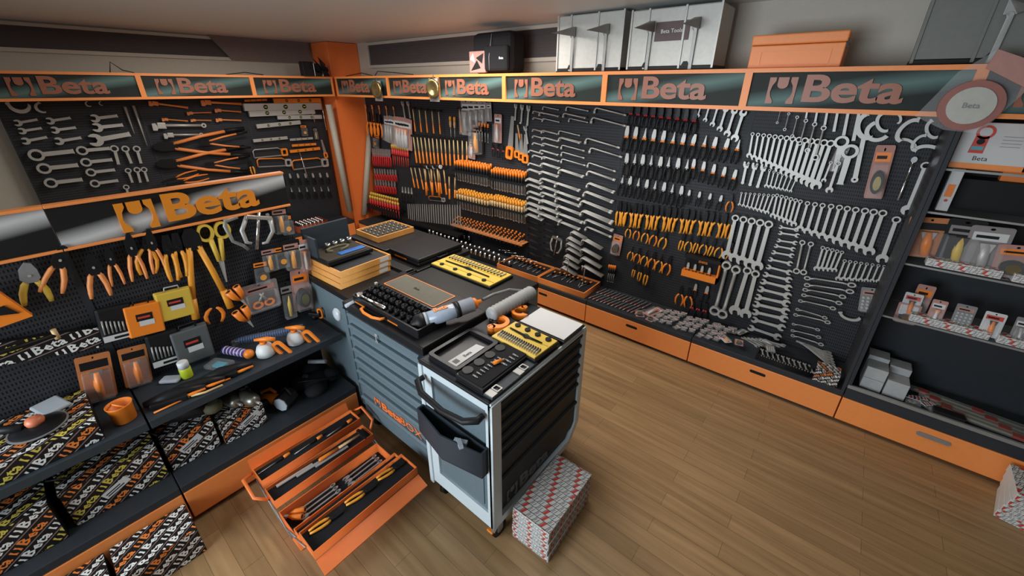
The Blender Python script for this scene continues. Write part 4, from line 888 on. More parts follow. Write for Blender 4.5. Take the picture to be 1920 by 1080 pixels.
# ================================================================ gondola pegboard (x = -2.73)
WG=-2.70
inst('cut_yellow',fit('L',WG,(48,495),(72,568),.2,1,1.1),'tin snips with yellow handles at left end of low pegboard','snips')
many('cut_orange','L',WG,.2,[((118,463),(96,548)),((168,478),(190,556))],'big black cutter with orange handles','hanging at joint of low bays','cutter','big black cutters',.8,'in order')
many('cut_orange','L',WG,.2,[((200,465),(222,534)),((238,440),(262,524)),((276,432),(300,510))],'crimping tool with orange handles','on low pegboard','crimping tool','crimping tools',.6,'from the left')
inst('pl_amberl',fit('L',WG,(268,434),(278,515),.18),'narrow amber handled crimping tool among the orange ones','crimping tool')
many('pl_amber','L',WG,.18,[((308,440),(328,528)),((326,436),(345,520))],'pliers with yellow-orange handles in clear wrap','left of bolt cutter','pliers','wrapped amber pliers',1,'from the left')
inst('bolty',fit('L',WG,(352,428),(400,586),.6,1,1.5),'bolt cutter with long yellow handles and black head','bolt cutter')
inst('scissors',fit('L',WG,(396,418),(424,528),.24,1,1.05),'large yellow scissors hanging point down','scissors')
inst('clamp',fit('L',WG,(420,412),(444,474),.19),'grey lock clamp right of the yellow scissors','clamp')
inst('puller',fit('L',WG,(480,396),(476,464),.16),'chrome bearing puller right of grey lock clamp','puller')
inst('pl_chrome',fit('L',WG,(500,400),(516,442),.18),'chrome pliers with single orange grip right of the puller','pliers')
many('snips','L',WG,.13,[((432,540),(462,572)),((446,578),(474,612))],'small shears showing orange ring handles','on low pegboard','shears','orange ring shears',1.1)
def case(key,m1,m2,W,H,D,lab=None):
    def f():
        r=root('plastic_case'); g=G(m1); g.box(-W/2,-H,0,W/2,0,D*.5-.001,bev=.006); g.box(-W/2+.003,-H+.003,D*.5,W/2-.003,-.003,D,bev=.006); part('shell',g,r)
        g=G(m2); g.tube([(-.03,-.002,D/2),(-.028,.018,D/2),(.028,.018,D/2),(.03,-.002,D/2)],.004,6); part('handle',g,r)
        g=G(black,paper,redp); g.box(-W*.22,-H*.5,D,W*.22,-H*.28,D+.001); g.box(-W*.16,-H*.66,D,W*.24,-H*.5,D+.001,1); g.box(-W*.18,-H*.42,D+.001,W*.15,-H*.36,D+.0015,2); part('sticker',g,r); return r
    BUILD[key]=f
case('c_or',orangep,black,.15,.17,.035); case('c_ye',yellow,steel,.15,.16,.03); case('c_gr',mat('smoke_grey_plastic',(.10,.11,.115),.4),black,.14,.17,.035)
inst('c_or',fit('L',WG,(262,567),(276,624),.17,1,.95),'orange plastic case with black sticker on low pegboard','case')
inst('c_ye',fit('L',WG,(320,542),(334,594),.16,1,1.0),'yellow plastic case with metal handle on low pegboard','case')
inst('c_gr',fit('L',WG-.0,(349,612),(368,672),.17,1,1.0),'grey plastic case with orange label above the green can','case')
def bitset():
    r=root('drill_bit_set'); g=G(black); g.box(-.06,-.15,0,.06,0,.02,bev=.012); part('case',g,r); g=G(steeld)
    for k in range(8): g.cyl((-.045+k*.0128,-.05-.004*k,.021),(-.045+k*.0128,-.11,.021),.0035,n=6)
    part('drill_bits',g,r); g=G(paper,black); g.box(-.055,-.145,.02,.055,-.12,.022); g.box(-.02,-.138,.022,.03,-.128,.0225,1); part('label_strip',g,r); return r
BUILD['bitset']=bitset
many('bitset','L',WG,.15,[((208,572),(226,634)),((300,620),(316,680))],'black drill bit set with white label strip','on low pegboard','drill bit set','black drill bit sets',.9)
inst('pl_orange',fit('L',WG,(398,556),(404,606),.18,1,1.5),'orange curved knife pair in front of bolt cutter handle','knife')
case('c_pk',mat('burnt_orange_pack',(.55,.18,.03),.5),black,.15,.17,.05)
BUILD['b_cap']=blister(mat('orange_card',(.5,.17,.05),.6),(orangep,steeld),.15,.19,'tool',black)
many('b_cap','L',WG,.19,[((172,665),(190,748)),((246,650),(262,720))],'orange domed blister pack with tool outline','low on pegboard','blister pack','orange domed packs',.62,'from the left')
many('b_black','L',WG,.15,[((521,386),(528,438)),((500,462),(508,508)),((543,450),(550,505))],'black and orange carded knob','on upper right of low pegboard','blister pack','black and orange cards',1,'in order')
many('b_disc','L',WG,.15,[((534,400),(540,440)),((486,486),(492,532)),((524,458),(530,502))],'black round knob pack','on low pegboard right part','blister pack','black round packs',1,'in order')
inst('b_scis',fit('L',WG,(484,530),(496,580),.14,1,1.3),'card of small orange scissors on low pegboard','blister pack')
many('b_yel','L',WG,.2,[((534,528),(544,596))],'narrow pack with yellow tool at right of low pegboard','','blister pack',None,.9)
inst('b_orange',fit('L',WG,(560,505),(568,580),.15,1,.6),'narrow red pack at right edge of low pegboard','blister pack')
inst('b_pink',fit('L',WG,(566,450),(574,508),.2,1,.8),'brown carded pack at upper right edge of low pegboard','blister pack')
carton(-2.725,-.55,.86,-2.69,.03-.0,.93,'long flat printed carton leaning on low pegboard',None,2,.045,'R',0,'printed_carton',20) if 0 else None
A=P(-20,668,0,-2.69); Bq=P(190,632,0,-2.69); d=Bq-A
r=root('printed_carton',T(*((A+Bq)/2))@BL@RZ(math.atan2(d.z,d.y))); tag(r,'long flat printed carton fixed across the left low pegboard','box')
part('carton',G(carb).box(-d.length/2,-.055,-.03,d.length/2,.055,.0,bev=.002),r); part('front_print',carton_print(d.length,.108,(warm,yepr,warm,grpr),.045,20),r,T(0,0,.0005))
A=P(20,655,0,-2.64); Bq=P(105,628,0,-2.64); d=Bq-A
r=root('long_handled_tool',T(*A)@BL@RZ(math.atan2(d.z,d.y))); tag(r,'black bar tool with wooden knob above the long flat carton','tool')
part('bar',G(black).tube([(-.25,0,0),(d.length,0,0)],.011,8),r); part('knob',G(wood).cyl((d.length,-.02,.0),(d.length,.03,.0),.01,n=8),r)
A=P(10,575,0,-2.68); r=root('carded_orange_case',T(*A)@BL); tag(r,'orange triangular cased tool at the left picture edge','case')
part('shell',G(orangep,black).prism([(-.12,-.08),(.06,-.06),(.0,.10),(-.12,.06)],0,.04).prism([(-.10,-.0),(.03,-.03),(-.0,.02)],.04,.045,1),r)
# ================================================================ on the gondola shelf (z = .686)
ZS=.687
def at(px,py,z=ZS): q=P(px,py,2,z); return q
def can(px,py,z,mb,mc,label,rr=.028,h=.10):
    q=at(px,py,z); r=root('can',T(q.x,q.y,z)); tag(r,label,'can'); part('body',G(mb).lathe([(rr*.96,0),(rr,.003),(rr,h*.62),(rr*.96,h*.63)],16),r); part('cap',G(mc).lathe([(rr*.94,h*.63),(rr*.94,h),(rr*.8,h+.004)],16),r)
can(352,706,ZS,lime,white,'green and white plastic bottle standing on the steel shelf')
q=at(500,664); 
def spray(q,label,rz):
    r=root('spray_gun',T(q.x,q.y,ZS)@RZ(rz)@S(1.25)); tag(r,label,'spray gun')
    part('cup',G(white).lathe([(.036,0),(.041,.004),(.041,.03),(.032,.055),(.016,.065)],18),r); part('collar',G(orangep).cyl((0,0,.062),(0,0,.078),.015,n=12),r)
    part('nozzle',G(orangep).tube([(-.035,0,.09),(.02,0,.09),(.055,0,.082)],[.006,.012,.01],8),r); part('trigger_grip',G(orangep).plate([rrect(.0,-.02,.09,.02,.018),rrect(.012,-.009,.078,.009,.008)],-.006,.006,0,T(.045,0,.065)@Matrix.Rotation(PI/2,4,'X')@RZ(-1.0)@S(1.25,1.25,1)),r)
spray(at(500,665),'white cup spray gun with orange trigger, nearer the shelf edge',.9); spray(at(556,642),'white cup spray gun with orange trigger, nearer the grey cabinet',.8)
q=at(450,668); r=root('cleaning_brush',T(q.x,q.y,ZS+.03)@RZ(.45)@S(1.15)); tag(r,'purple and white striped tube tool with orange end','brush')
g=G(purple,white,orangep); M=Matrix.Rotation(PI/2,4,'Y')
g.cyl((-.09,0,0),(.05,0,0),.022,n=14); [g.cyl((-.08+k*.022,0,0),(-.074+k*.022,0,0),.0225,n=14,mi=1) for k in range(6)]; part('tube',g,r); part('end_knob',G(orangep).sph((.065,0,0),.026),r)
A=at(445,640,ZS+.02); Bq=at(560,606,ZS+.06); d=Bq-A
r=root('long_brush',T(*A)@RZ(math.atan2(d.y,d.x))); tag(r,'long blue bristle brush in clear sleeve at back of shelf','brush')
g=G(blue); L=d.length
for k in range(26): g.cyl((.01+k*L/27,0,.0),(.014+k*L/27,0,.0),.021,n=10)
part('bristles',g,r); part('wire',G(steel).cyl((-.03,0,0),(L,0,0),.003,n=6),r); part('sleeve',G(clearp).box(-.03,-.022,-.02,L+.02,.022,.02,bev=.006),r)
q=at(466,628); tag(part('silver_nozzle',G(steel).cyl((-.03,0,.015),(.04,.01,.015),.013,n=12).cyl((.03,.01,.015),(.055,.02,.02),.006,n=8),None,T(q.x+.02,q.y,ZS)@RZ(.6)),'silver nozzle piece lying by the blue brush','nozzle')
q=at(595,600); r=root('spray_gun',T(q.x-.03,q.y,ZS)@RZ(.5)); tag(r,'dark spray gun with orange handle at right end of shelf','spray gun')
part('body',G(black).box(-.04,-.015,.02,.05,.015,.05,bev=.006).cyl((0,0,0),(0,0,.03),.02,n=12),r); part('trigger_grip',G(orangep).plate([rrect(-.02,-.04,.02,.04,.018),rrect(-.01,-.028,.01,.028,.009)],-.006,.006,0,T(.05,0,.05)@Matrix.Rotation(PI/2,4,'X')),r)
q=at(415,690); tag(part('plastic_bag',G(clearp,teal).box(-.07,-.045,0,.07,.045,.03,bev=.012).box(-.03,-.02,.005,.04,.02,.02,1),None,T(q.x-.02,q.y,ZS)@RZ(.5)),'crumpled clear bag behind the purple tube tool','bag')
for i,(px,py,rz,L,lb) in enumerate(((430,708,.25,.26,'nearer the green bottle'),(370,735,.35,.28,'in the middle of the shelf'),(335,752,.3,.26,'nearest the shelf joint'))):
    q=at(px,py); r=root('caulking_tool',T(q.x-.03,q.y,ZS)@RZ(PI/2-rz)); tag(r,f'black and orange scraper tool {lb}','tool','black scraper tools')
    part('body',G(black).tube([(-L/2,0,.02),(-L*.1,0,.03),(L*.2,.01,.025),(L/2,0,.02)],[.016,.034,.026,.014],8).box(-L*.4,-.045,.0,L*.2,.0,.03,bev=.006),r); part('grip',G(orangep).tube([(L*.0,-.035,.015),(L*.3,-.03,.02),(L*.5,-.02,.02)],[.006,.009,.006],7),r)
g=G(wood); g.tube([(0,0,.01),(.02,.06,.015),(.01,.14,.015)],.006,7); q=at(360,745); tag(part('curved_handle',g,None,T(q.x+.0,q.y,ZS)@RZ(-.2)),'pale curved handle lying near shelf edge','handle')
for i,(px,py) in enumerate(((320,760),(400,722))): q=at(px,py); tag(part('orange_rod',G(orangep).tube([(0,-.07,.006),(0,.08,.006)],.005,6),None,T(q.x+.01,q.y,ZS)@RZ(-.1*i)),('orange rod at shelf edge by the joint','orange rod at shelf edge below green bottle')[i],'rod')
q=at(325,718); tag(part('plastic_bag',G(frost).box(-.05,-.03,0,.05,.03,.02,bev=.01),None,T(q.x-.03,q.y,ZS)@RZ(.8)),'small folded clear bag left of green bottle','bag')
q=at(238,790); r=root('orange_mug',T(q.x-.02,q.y,ZS)@RZ(.4)); tag(r,'orange plastic cup pouch on the shelf left of the joint','cup')
part('cup',G(orangep).lathe([(.04,0),(.044,.004),(.048,.09),(.052,.098),(.048,.098),(.042,.02)],20),r); part('strap',G(orangep).tube([(-.045,0,.09),(0,-.02,.112),(.045,0,.09)],.004,6),r)
carton(-2.71,-.46,ZS,-2.36,-.12,ZS+.10,'printed carton under the sander on left shelf',None,1,.042,'TRF')
carton(-2.71,-.86,ZS,-2.36,-.48,ZS+.12,'dark printed carton at far left of shelf',None,0,.04,'TRF')
r=root('sander',T(-2.50,-.29,ZS+.104)@RZ(.3)); tag(r,'black round sander with orange knob on a carton','sander')
part('pad',G(blackm,grey).lathe([(.085,0),(.095,.006),(.09,.014),(.06,.022),(.03,.03)],28).plate([ring(0,0,.097,32),ring(0,0,.09,32)],.008,.013,1),r); part('knob',G(mat('coral_rubber',(.6,.17,.08),.4)).lathe([(.028,.03),(.032,.045),(.026,.06),(.01,.066)],16),r)
part('handle',G(black,wood).tube([(-.02,-.03,.025),(-.09,-.08,.03),(-.15,-.12,.03)],[.02,.018,.014],8).cyl((-.15,-.12,.03),(-.16,-.126,.03),.01,n=8,mi=1),r)
tag(part('plastic_bag',G(frost).box(-.07,-.05,0,.07,.05,.018,bev=.008),None,T(-2.64,-.24,ZS+.104)@RZ(.3)),'clear bag behind the sander on the carton','bag')
# ================================================================ base deck of the gondola (z = .27)
carton(-2.69,-.02+.06,DK,-2.42,.27,DK+.20,'printed carton with white shipping labels below the shelf joint',None,0,.042,'TRF')
carton(-2.70,.29,DK,-2.40,.52,DK+.16,'printed carton under two silver flasks',None,0,.034,'TRF')
carton(-2.70,-.34,DK,-2.40,-.0+.02,DK+.22,'printed carton left of the shelf joint',None,1,.04,'TRF')
carton(-2.71,-.74,DK,-2.36,-.37,DK+.22,'printed carton in lowest left corner of the deck',None,1,.042,'TRF')
for i,(x,y,z,a,lb) in enumerate(((-2.38,.15,DK+.115,.2,'on the deck carton under the shelf joint'),(-2.38,.44,DK+.09,.1,'on the carton below the silver flasks'),(-2.38,-.17,DK+.10,.2,'on the carton left of the shelf joint'))):
    r=root('shipping_label',T(x-(.0178 if i!=0 else .0378),y,z)@BL@RZ(.42)); tag(r,'white printed label '+lb,'label'); part('paper',G(paper,black).box(-.055,-.02,0,.055,.02,.001).box(-.045,-.012,.001,.03,-.006,.0013,1).box(-.045,.0,.001,.02,.006,.0013,1),r)
def flask(x,y,z,rz,label):
    r=root('air_motor',T(x,y,z)@RZ(rz)@Matrix.Rotation(PI/2,4,'Y')); tag(r,label,'air tool'); part('housing',G(mat('brushed_nickel',(.32,.31,.26),.35,.8)).lathe([(.02,-.07),(.038,-.055),(.042,-.01),(.04,.0),(.042,.01),(.036,.05),(.02,.07)],20),r); part('spindle',G(steel).cyl((0,0,.07),(0,0,.1),.008,n=10),r)
flask(-2.50,.40,DK+.205,.2,'silver rounded air tool, rear one on the deck carton'); flask(-2.43,.47,DK+.205,.25,'silver rounded air tool, front one on the deck carton')
def ptool(x,y,z,rz,label,gm,hm,sc=1):
    r=root('power_tool',T(x,y,z)@RZ(rz)@S(sc)); tag(r,label,'power tool')
    part('motor',G(gm).tube([(-.11,0,.05),(-.05,0,.052),(.04,0,.052),(.08,0,.05)],[.04,.045,.042,.03],14),r); part('head',G(hm).lathe([(.02,-.03),(.045,-.02),(.05,.01),(.03,.03)],16,0,T(.1,0,.045)),r); part('grip',G(gm).tube([(-.1,0,.05),(-.13,.03,.09),(-.06,.05,.11),(.0,.03,.09)],[.014,.015,.014,.012],8),r); part('cord',G(black).tube([(-.11,0,.05),(-.18,.03,.02),(-.2,-.04,.01),(-.14,-.09,.01)],.005,6),r)
ptool(-2.50,.21,DK+.205,1.1,'dark grinder with khaki head on carton by shelf joint',black,khaki,1.0)
ptool(-2.56,-.16,DK+.225,1.6,'black drill on the carton left of the shelf joint',black,blackm)
ptool(-2.52,.62,DK,.6,'orange and black drill at back of the base deck',orangep,blackm,.8)
ptool(-2.53,.55,DK,1.9,'black grinder beside the lamp on the base deck',black,steeld,.7)
r=root('work_lamp',T(-2.44,.66,DK+.005)@RZ(.5)); tag(r,'black hexagonal work lamp on the base deck','lamp')
part('housing',G(black,frost).cyl((0,-.05,.055),(0,.05,.055),.055,n=8,smooth=False).cyl((0,-.055,.055),(0,-.05,.055),.048,n=8,mi=1,smooth=False),r); part('handle',G(black).tube([(-.05,0,.1),(0,.02,.135),(.05,0,.1)],.007,6),r)
r=root('tool_pouch',T(-2.50,.88,DK)@RZ(.3)); tag(r,'black fabric tool pouch with silver buckles on the base deck','tool pouch')
g=G(mat('black_nylon',(.012,.012,.014),.85)); 
for x,y,z,rr,s in ((0,0,.05,.1,(1,1.1,.5)),(-.08,.06,.07,.07,(1,1,.8)),(.07,-.06,.04,.07,(1,1.1,.6)),(.06,.08,.05,.06,(1,1,.8)),(-.06,-.08,.05,.06,(1,1,.8))): g.sph((x,y,z),rr,0,s)
part('bag',g,r); part('buckle',G(chrome).plate([rrect(-.02,-.012,.02,.012,.005),rrect(-.013,-.006,.013,.006,.003)],0,.005,0,T(-.02,-.05,.108)@RZ(.5)),r); part('strap',G(black).tube([(-.15,-.1,.03),(-.05,-.12,.1),(.06,-.06,.11),(.13,.06,.06)],[.012]*4,6,sq=.4),r); part('tube_light',G(frost).cyl((-.1,.06,.13),(.02,.1,.14),.015,n=10),r)
# floor carton at bottom left
carton(-2.26,-.28,.002,-2.05,.02,.17,'printed carton on the floor at bottom left below orange drawer',None,0,.04,'TRF')
carton(-2.26,-.62,.002,-2.0,-.30,.17,'second floor carton at the bottom left corner',None,0,.04,'TRF')
# ================================================================ on top of the wall headers (z = 2.306)
ZH=2.307
def flight(x0,x1,y0,y1,h,label,m=steel,edge=black,txt=False):
    r=root('aluminium_case',T(x0,y0,ZH)); tag(r,label,'case','cases standing on the header'); w,d=x1-x0,y1-y0
    g=G(mat('brushed_aluminium',(.50,.50,.47),.5,.35)) if m is steel else G(m)
    g.box(.006,.006,.004,w-.006,d-.006,h-.004,bev=.008); part('shell',g,r)
    g=G(edge); g.box(0,0,0,w,d,.03,bev=.006); part('base_edge',g,r)
    for x in (.0,.16*w+.03,w*.62,w-.014): 
        g=G(steel if m is steel else m); g.box(x,-.003,.01,x+.014,.004,h,bev=.001); part('edge_strip',g,r)
    for x in (.22*w,.72*w): part('latch',G(steeld).box(x,-.012,h*.62,x+.05,.0,h*.62+.07,bev=.003).plate([ring(x+.025,0,.014,10),ring(x+.025,0,.008,8)],.0,.004,0,T(0,-.014,h*.62)@BR),r)
    for x in (.24*w,.7*w): part('foot',G(black).prism([(x-.03,.02),(x+.03,.02),(x+.012,.055),(x-.012,.055)],0,.006,0,BR),r)
    if txt: part('lettering',G(mat('plum_badge',(.10,.06,.06),.5),white).box(-.12,-.002,-.06,.12,0,.06).text('Beta Tools',.035,.002,1,T(0,-.004,-.0)@BR,.01),r,T(w*.5,0,h*.62),'dark badge with white script')
flight(-2.19,-1.59,3.26,3.56,.42,'silver aluminium case standing on header above fourth sign')
flight(-1.53,-.90,3.24,3.56,.40,'larger silver aluminium case with dark badge above fifth sign',txt=True)
flight(.10,1.35,3.27,3.56,.34,'dark grey flight case on header at upper right',mat('dull_grey_case',(.16,.17,.155),.5))
r=root('orange_toolbox',T(-.69,3.26,ZH)); tag(r,'closed orange steel toolbox on header above the widest sign','toolbox')
part('box',G(orange).box(0,0,0,.49,.28,.13,bev=.006),r); part('lid',G(orange).box(-.004,-.004,.132,.494,.284,.19,bev=.008),r); part('front_emboss',G(orange).plate([rrect(.06,.02,.43,.10,.008),rrect(.066,.026,.424,.094,.006)],0,.003),r,T(0,0,0)@BR); part('latch',G(blackm).box(.49,.0,.10,.50,.03,.15),r)
r=root('backpack',T(-2.95,3.36,ZH)); tag(r,'black tool backpack standing on header above third sign','backpack')
bm=mat('black_nylon',(.012,.012,.014),.85)
part('bag',G(bm).box(-.25,-.10,0,.25,.14,.36,bev=.05),r); part('front_pocket',G(bm).box(-.06,-.14,.02,.24,-.09,.24,bev=.025),r); part('printed_panel',G(pinkp,black,white).box(-.255,-.135,.01,-.04,-.098,.20,bev=.006).prism([(-.23,.03),(-.10,.05),(-.15,.12)],0,.002,1,T(0,-.136,0)@BR).prism([(-.16,.14),(-.08,.09),(-.06,.18)],0,.002,1,T(0,-.136,0)@BR).prism([(-.24,.13),(-.17,.10),(-.2,.185)],0,.002,2,T(0,-.136,0)@BR),r)
part('zip',G(grey).tube([(.02,-.142,.03),(.02,-.145,.14),(.02,-.10,.34)],.004,6),r); part('badge',G(white).text('Beta',.03,.002,0,T(.17,-.143,.13)@BR,.02),r)
r=root('work_lamp',T(-5.78,2.88,ZH)); tag(r,'small black and silver twin lamp on left header by column','lamp')
part('body',G(black).box(-.05,-.12,0,.05,.02,.17,bev=.006),r)
for i,y in enumerate((.02,.13)): part('lamp_head',G(steel,black).box(-.04,y,0.0,.05,y+.10,.155,bev=.008).plate([ring(y+.05,.078,.036,16),ring(y+.05,.078,.02,12)],.05,.056,1,BL).cyl((.05,y+.05,.078),(.052,y+.05,.078),.02,n=12,mi=1),r)
for i,pts in enumerate((((-5.83,.9,ZH),(-5.85,.93,2.40),(-5.84,1.0,2.33),(-5.80,1.08,ZH)),((-5.83,1.9,ZH),(-5.82,2.1,2.335),(-5.82,2.3,ZH+.005)),((-4.9,3.25,ZH),(-4.86,3.27,2.36),(-4.5,3.25,2.34),(-4.1,3.22,ZH+.006)),((-5.6,3.26,ZH+.004),(-5.2,3.26,2.345),(-4.95,3.25,ZH+.004)))):
    tag(part('loose_cable',G(blackm).tube(pts,.005,5)),f'thin dark cable on top of the headers, {ordn(i+1)} from the left','cable')
# brass lamps hanging in front of the signs
for i,(px,py) in enumerate(((706,168),(811,166))):
    q=P(px,py,1,3.13); r=root('brass_lamp',T(*q)@BR); tag(r,('left brass disc lamp hung before the small corner signs','right brass disc lamp hung before the small corner signs')[i],'lamp')
    part('backing_card',G(pkg,paper).box(-.07,-.13,-.02,.08,.10,-.012).box(-.06,.07,-.012,.07,.095,-.01,1),r); part('reflector',G(brass).lathe([(.02,-.02),(.09,.0),(.1,.02),(.09,.03),(.06,.02),(.02,.008)],24),r,T(.02,0,0)@S(1,1,1)); part('hanger',G(steeld).tube([(0,.10,-.015),(0,.13,-.02),(0,.135,.0)],.004,6),r)
q=P(1818,198,1,3.13); r=root('tape_disc_pack',T(*q)@BR@RZ(-.3)); tag(r,'clear bagged round reel with pink rim hanging over the last sign','pack')
part('reel',G(mat('dusty_red_ring',(.28,.10,.08),.5),mat('ivory_disc',(.42,.42,.38),.5)).cyl((0,0,0),(0,0,.03),.115,n=32).cyl((0,0,.03),(0,0,.036),.085,n=32,mi=1),r)
part('reel_text',G(grey).text('Beta',.035,.001,0,T(0,0,.038)@RZ(.3),.01),r)
part('bag',G(clearp,pinkp).prism([(-.16,-.11),(-.02,-.13),(.11,-.10),(.15,.22),(-.06,.24),(-.13,.12)],-.006,.0).prism([(-.05,.16),(.14,.12),(.15,.22),(-.06,.24)],.0,.012,1),r)
# ================================================================ display cabinet contents
def box_item(name,cat,x,y,z,w,d,h,m,label,rz=0,extra=None,grp=None):
    r=root(name,T(x,y,z)@RZ(rz)); tag(r,label,cat,grp); part('carton',G(m).box(-w/2,-d/2,0,w/2,d/2,h,bev=.002),r)
    if extra: extra(r,w,d,h)
    return r
def meter(kind):
    def f(r,w,d,h):
        M=T(0,-d/2,0)@BR
        part('orange_base_band',G(orange).box(-w/2,0,0,w/2,.03,.001),r,M); g=G(redp,blackm,mat('lcd_blue',(.1,.35,.42),.3),grey)
        if kind==0: g.plate([ring(-.05,h*.80,.035,18),ring(-.05,h*.80,.024,14)],0,.003); g.prism([(-.085,h*.35),(-.03,h*.35),(-.03,h*.72),(-.08,h*.72)],0,.003); g.box(-.08,h*.42,.003,-.035,h*.5,.004,2); g.cyl((-.055,h*.6,.003),(-.055,h*.6,.006),.015,n=12,mi=1)
        else: g.prism(rrect(-.09,h*.3,-.01,h*.78,.01),0,.003); g.box(-.08,h*.36,.003,-.02,h*.74,.005,1); g.tube([(-.01,h*.4,.003),(.04,h*.5,.004),(.08,h*.35,.004)],.004,6,mi=1)
        for k in range(4): g.box(.02,h*(.72-.07*k),0,.09,h*(.73-.07*k),.001,3)
        part('printed_picture',g,r,M); part('lettering',G(blackm).text('Beta',.032,.001),r,M@T(-.03,.055,0))
    return f
z1,z2,z3,z4=1.80,1.56,1.24,.88
box_item('meter_box','box',.55,3.30,z1,.27,.05,.235,paper,'pale box picturing red clamp meter, top shelf of cabinet',0,meter(0)); box_item('meter_box','box',.86,3.30,z1,.30,.05,.235,paper,'pale box picturing red multimeter, top shelf of cabinet',0,meter(1)); box_item('meter_box','box',1.19,3.30,z1,.28,.05,.225,paper,'pale tester box at right end of cabinet top shelf',0,meter(1))
def lean(key,px0,px1,L,label,cat='blister pack',y=3.30,wid=1): inst(key,fit('R',y,px0,px1,L,1,wid),label,cat)
r=box_item('level_box','box',.465,3.30,z2,.05,.04,.235,paper,'narrow upright white box at left of cabinet second shelf',0); part('print',G(orpr,redp).box(-.015,.08,0,.015,.15,.001).cyl((0,.06,0),(0,.06,.002),.008,n=10,mi=1),r,T(0,-.02,0)@BR)
r=box_item('gauge_box','box',.72,3.46,z2+.171,.13,.05,.055,orpr,'orange gauge box on the long black case, cabinet second shelf'); r=box_item('gauge_box','box',1.02,3.38,z2,.14,.05,.07,orpr,'rust coloured gauge box right on cabinet second shelf')
box_item('long_case','case',.85,3.46,z2,.68,.10,.17,black,'long black case filling back of cabinet second shelf')
inst('b_cap',fit('R',3.30,(1750,408),(1728,482),.19),'orange topped pack with pale window on cabinet third shelf','blister pack')
inst('b_yel',fit('R',3.29,(1818,412),(1780,502),.2,1,1.5),'tall yellow and white narrow box on cabinet third shelf','blister pack')
inst('b_grey',fit('R',3.28,(1865,425),(1828,512),.2,1,1.5),'bluish clear pack with orange gripped tool on third shelf','blister pack')
inst('b_orange',fit('R',3.27,(1912,460),(1890,520),.15,1,1.2),'amber blister pack at right picture edge on third shelf','blister pack')
for k in range(4): box_item('small_box','box',1.0+k*.075,3.31,z2+.0,.07,.06,.05,paper if k%2 else redp,f'small striped carton, {ordn(k+1)} from the left, right end of second shelf',0,None,'small striped cartons')
for k in range(6):
    inst('drift_roll' if False else 'b_grey',T(.50+k*.14,3.26,z3+.006)@RZ(PI/2+.1*k)@S(.7),f'flat clear pack lying on cabinet third shelf, {ordn(k+1)} from the left','blister pack','flat packs on the third shelf')
inst('b_orange',fit('R',3.30,(1708,570),(1694,605),.15,1,1.2),'orange and black card on cabinet fourth shelf','blister pack')
inst('b_orange',fit('R',3.36,(1740,535),(1710,600),.15,1,.5),'narrow orange card left on cabinet fourth shelf','blister pack')
for k in range(7):
    key=('b_white','b_pink','b_grid','b_white','b_grey','b_grid','b_white')[k]
    inst(key,T(.52+k*.115,3.32-.02*(k%2),z4+.15)@BR@Matrix.Rotation(-.25,4,'X')@S(.85),f'small hanging pack on cabinet fourth shelf, {ordn(k+1)} from the left','blister pack','small packs on the fourth shelf')
zc=.312
for i,(x,y,z,h,lb) in enumerate(((.50,3.30,zc,.085,'lower front'),(.50,3.30,zc+.087,.085,'upper front'),(.50,3.42,zc,.20,'tall back'),(.62,3.30,zc,.12,'right front'),(.62,3.42,zc,.17,'right back'))):
    box_item('white_box','box',x,y,z,.11,.11,h,mat('soft_white_card',(.40,.41,.41),.8),f'plain white carton on cabinet bottom, {lb} one of cluster',0,None,'plain white cartons')
for k in range(3): inst('bag',T(.72+.05*k,3.26+.03*(k%2),zc+.002)@RZ(.4*k)@S(1.1),f'crumpled parts bag right of white cartons, {ordn(k+1)} from the left','bag','crumpled bags in the cabinet')
for k in range(4): 
    A=T(.95+.05*k,3.40-.05*k,zc+.02); tag(part('long_tool_pack',G(clearp,khaki,mat('dull_red_print',(.25,.05,.04),.6)).box(-.25,-.02,-.01,.3,.02,.012,bev=.004).cyl((-.22,0,0),(.28,0,0),.01,n=8,mi=1).box(-.2,-.021,-.005,-.15,.021,.0125,2).box(.05,-.021,-.005,.1,.021,.0125,2),None,A@RZ(-.1)),f'long wrapped tool on cabinet bottom, {ordn(k+1)} from the wall','pack','long wrapped tools')
box_item('black_box','box',.88,3.23,zc,.14,.06,.04,black,'low black box at the cabinet sill')
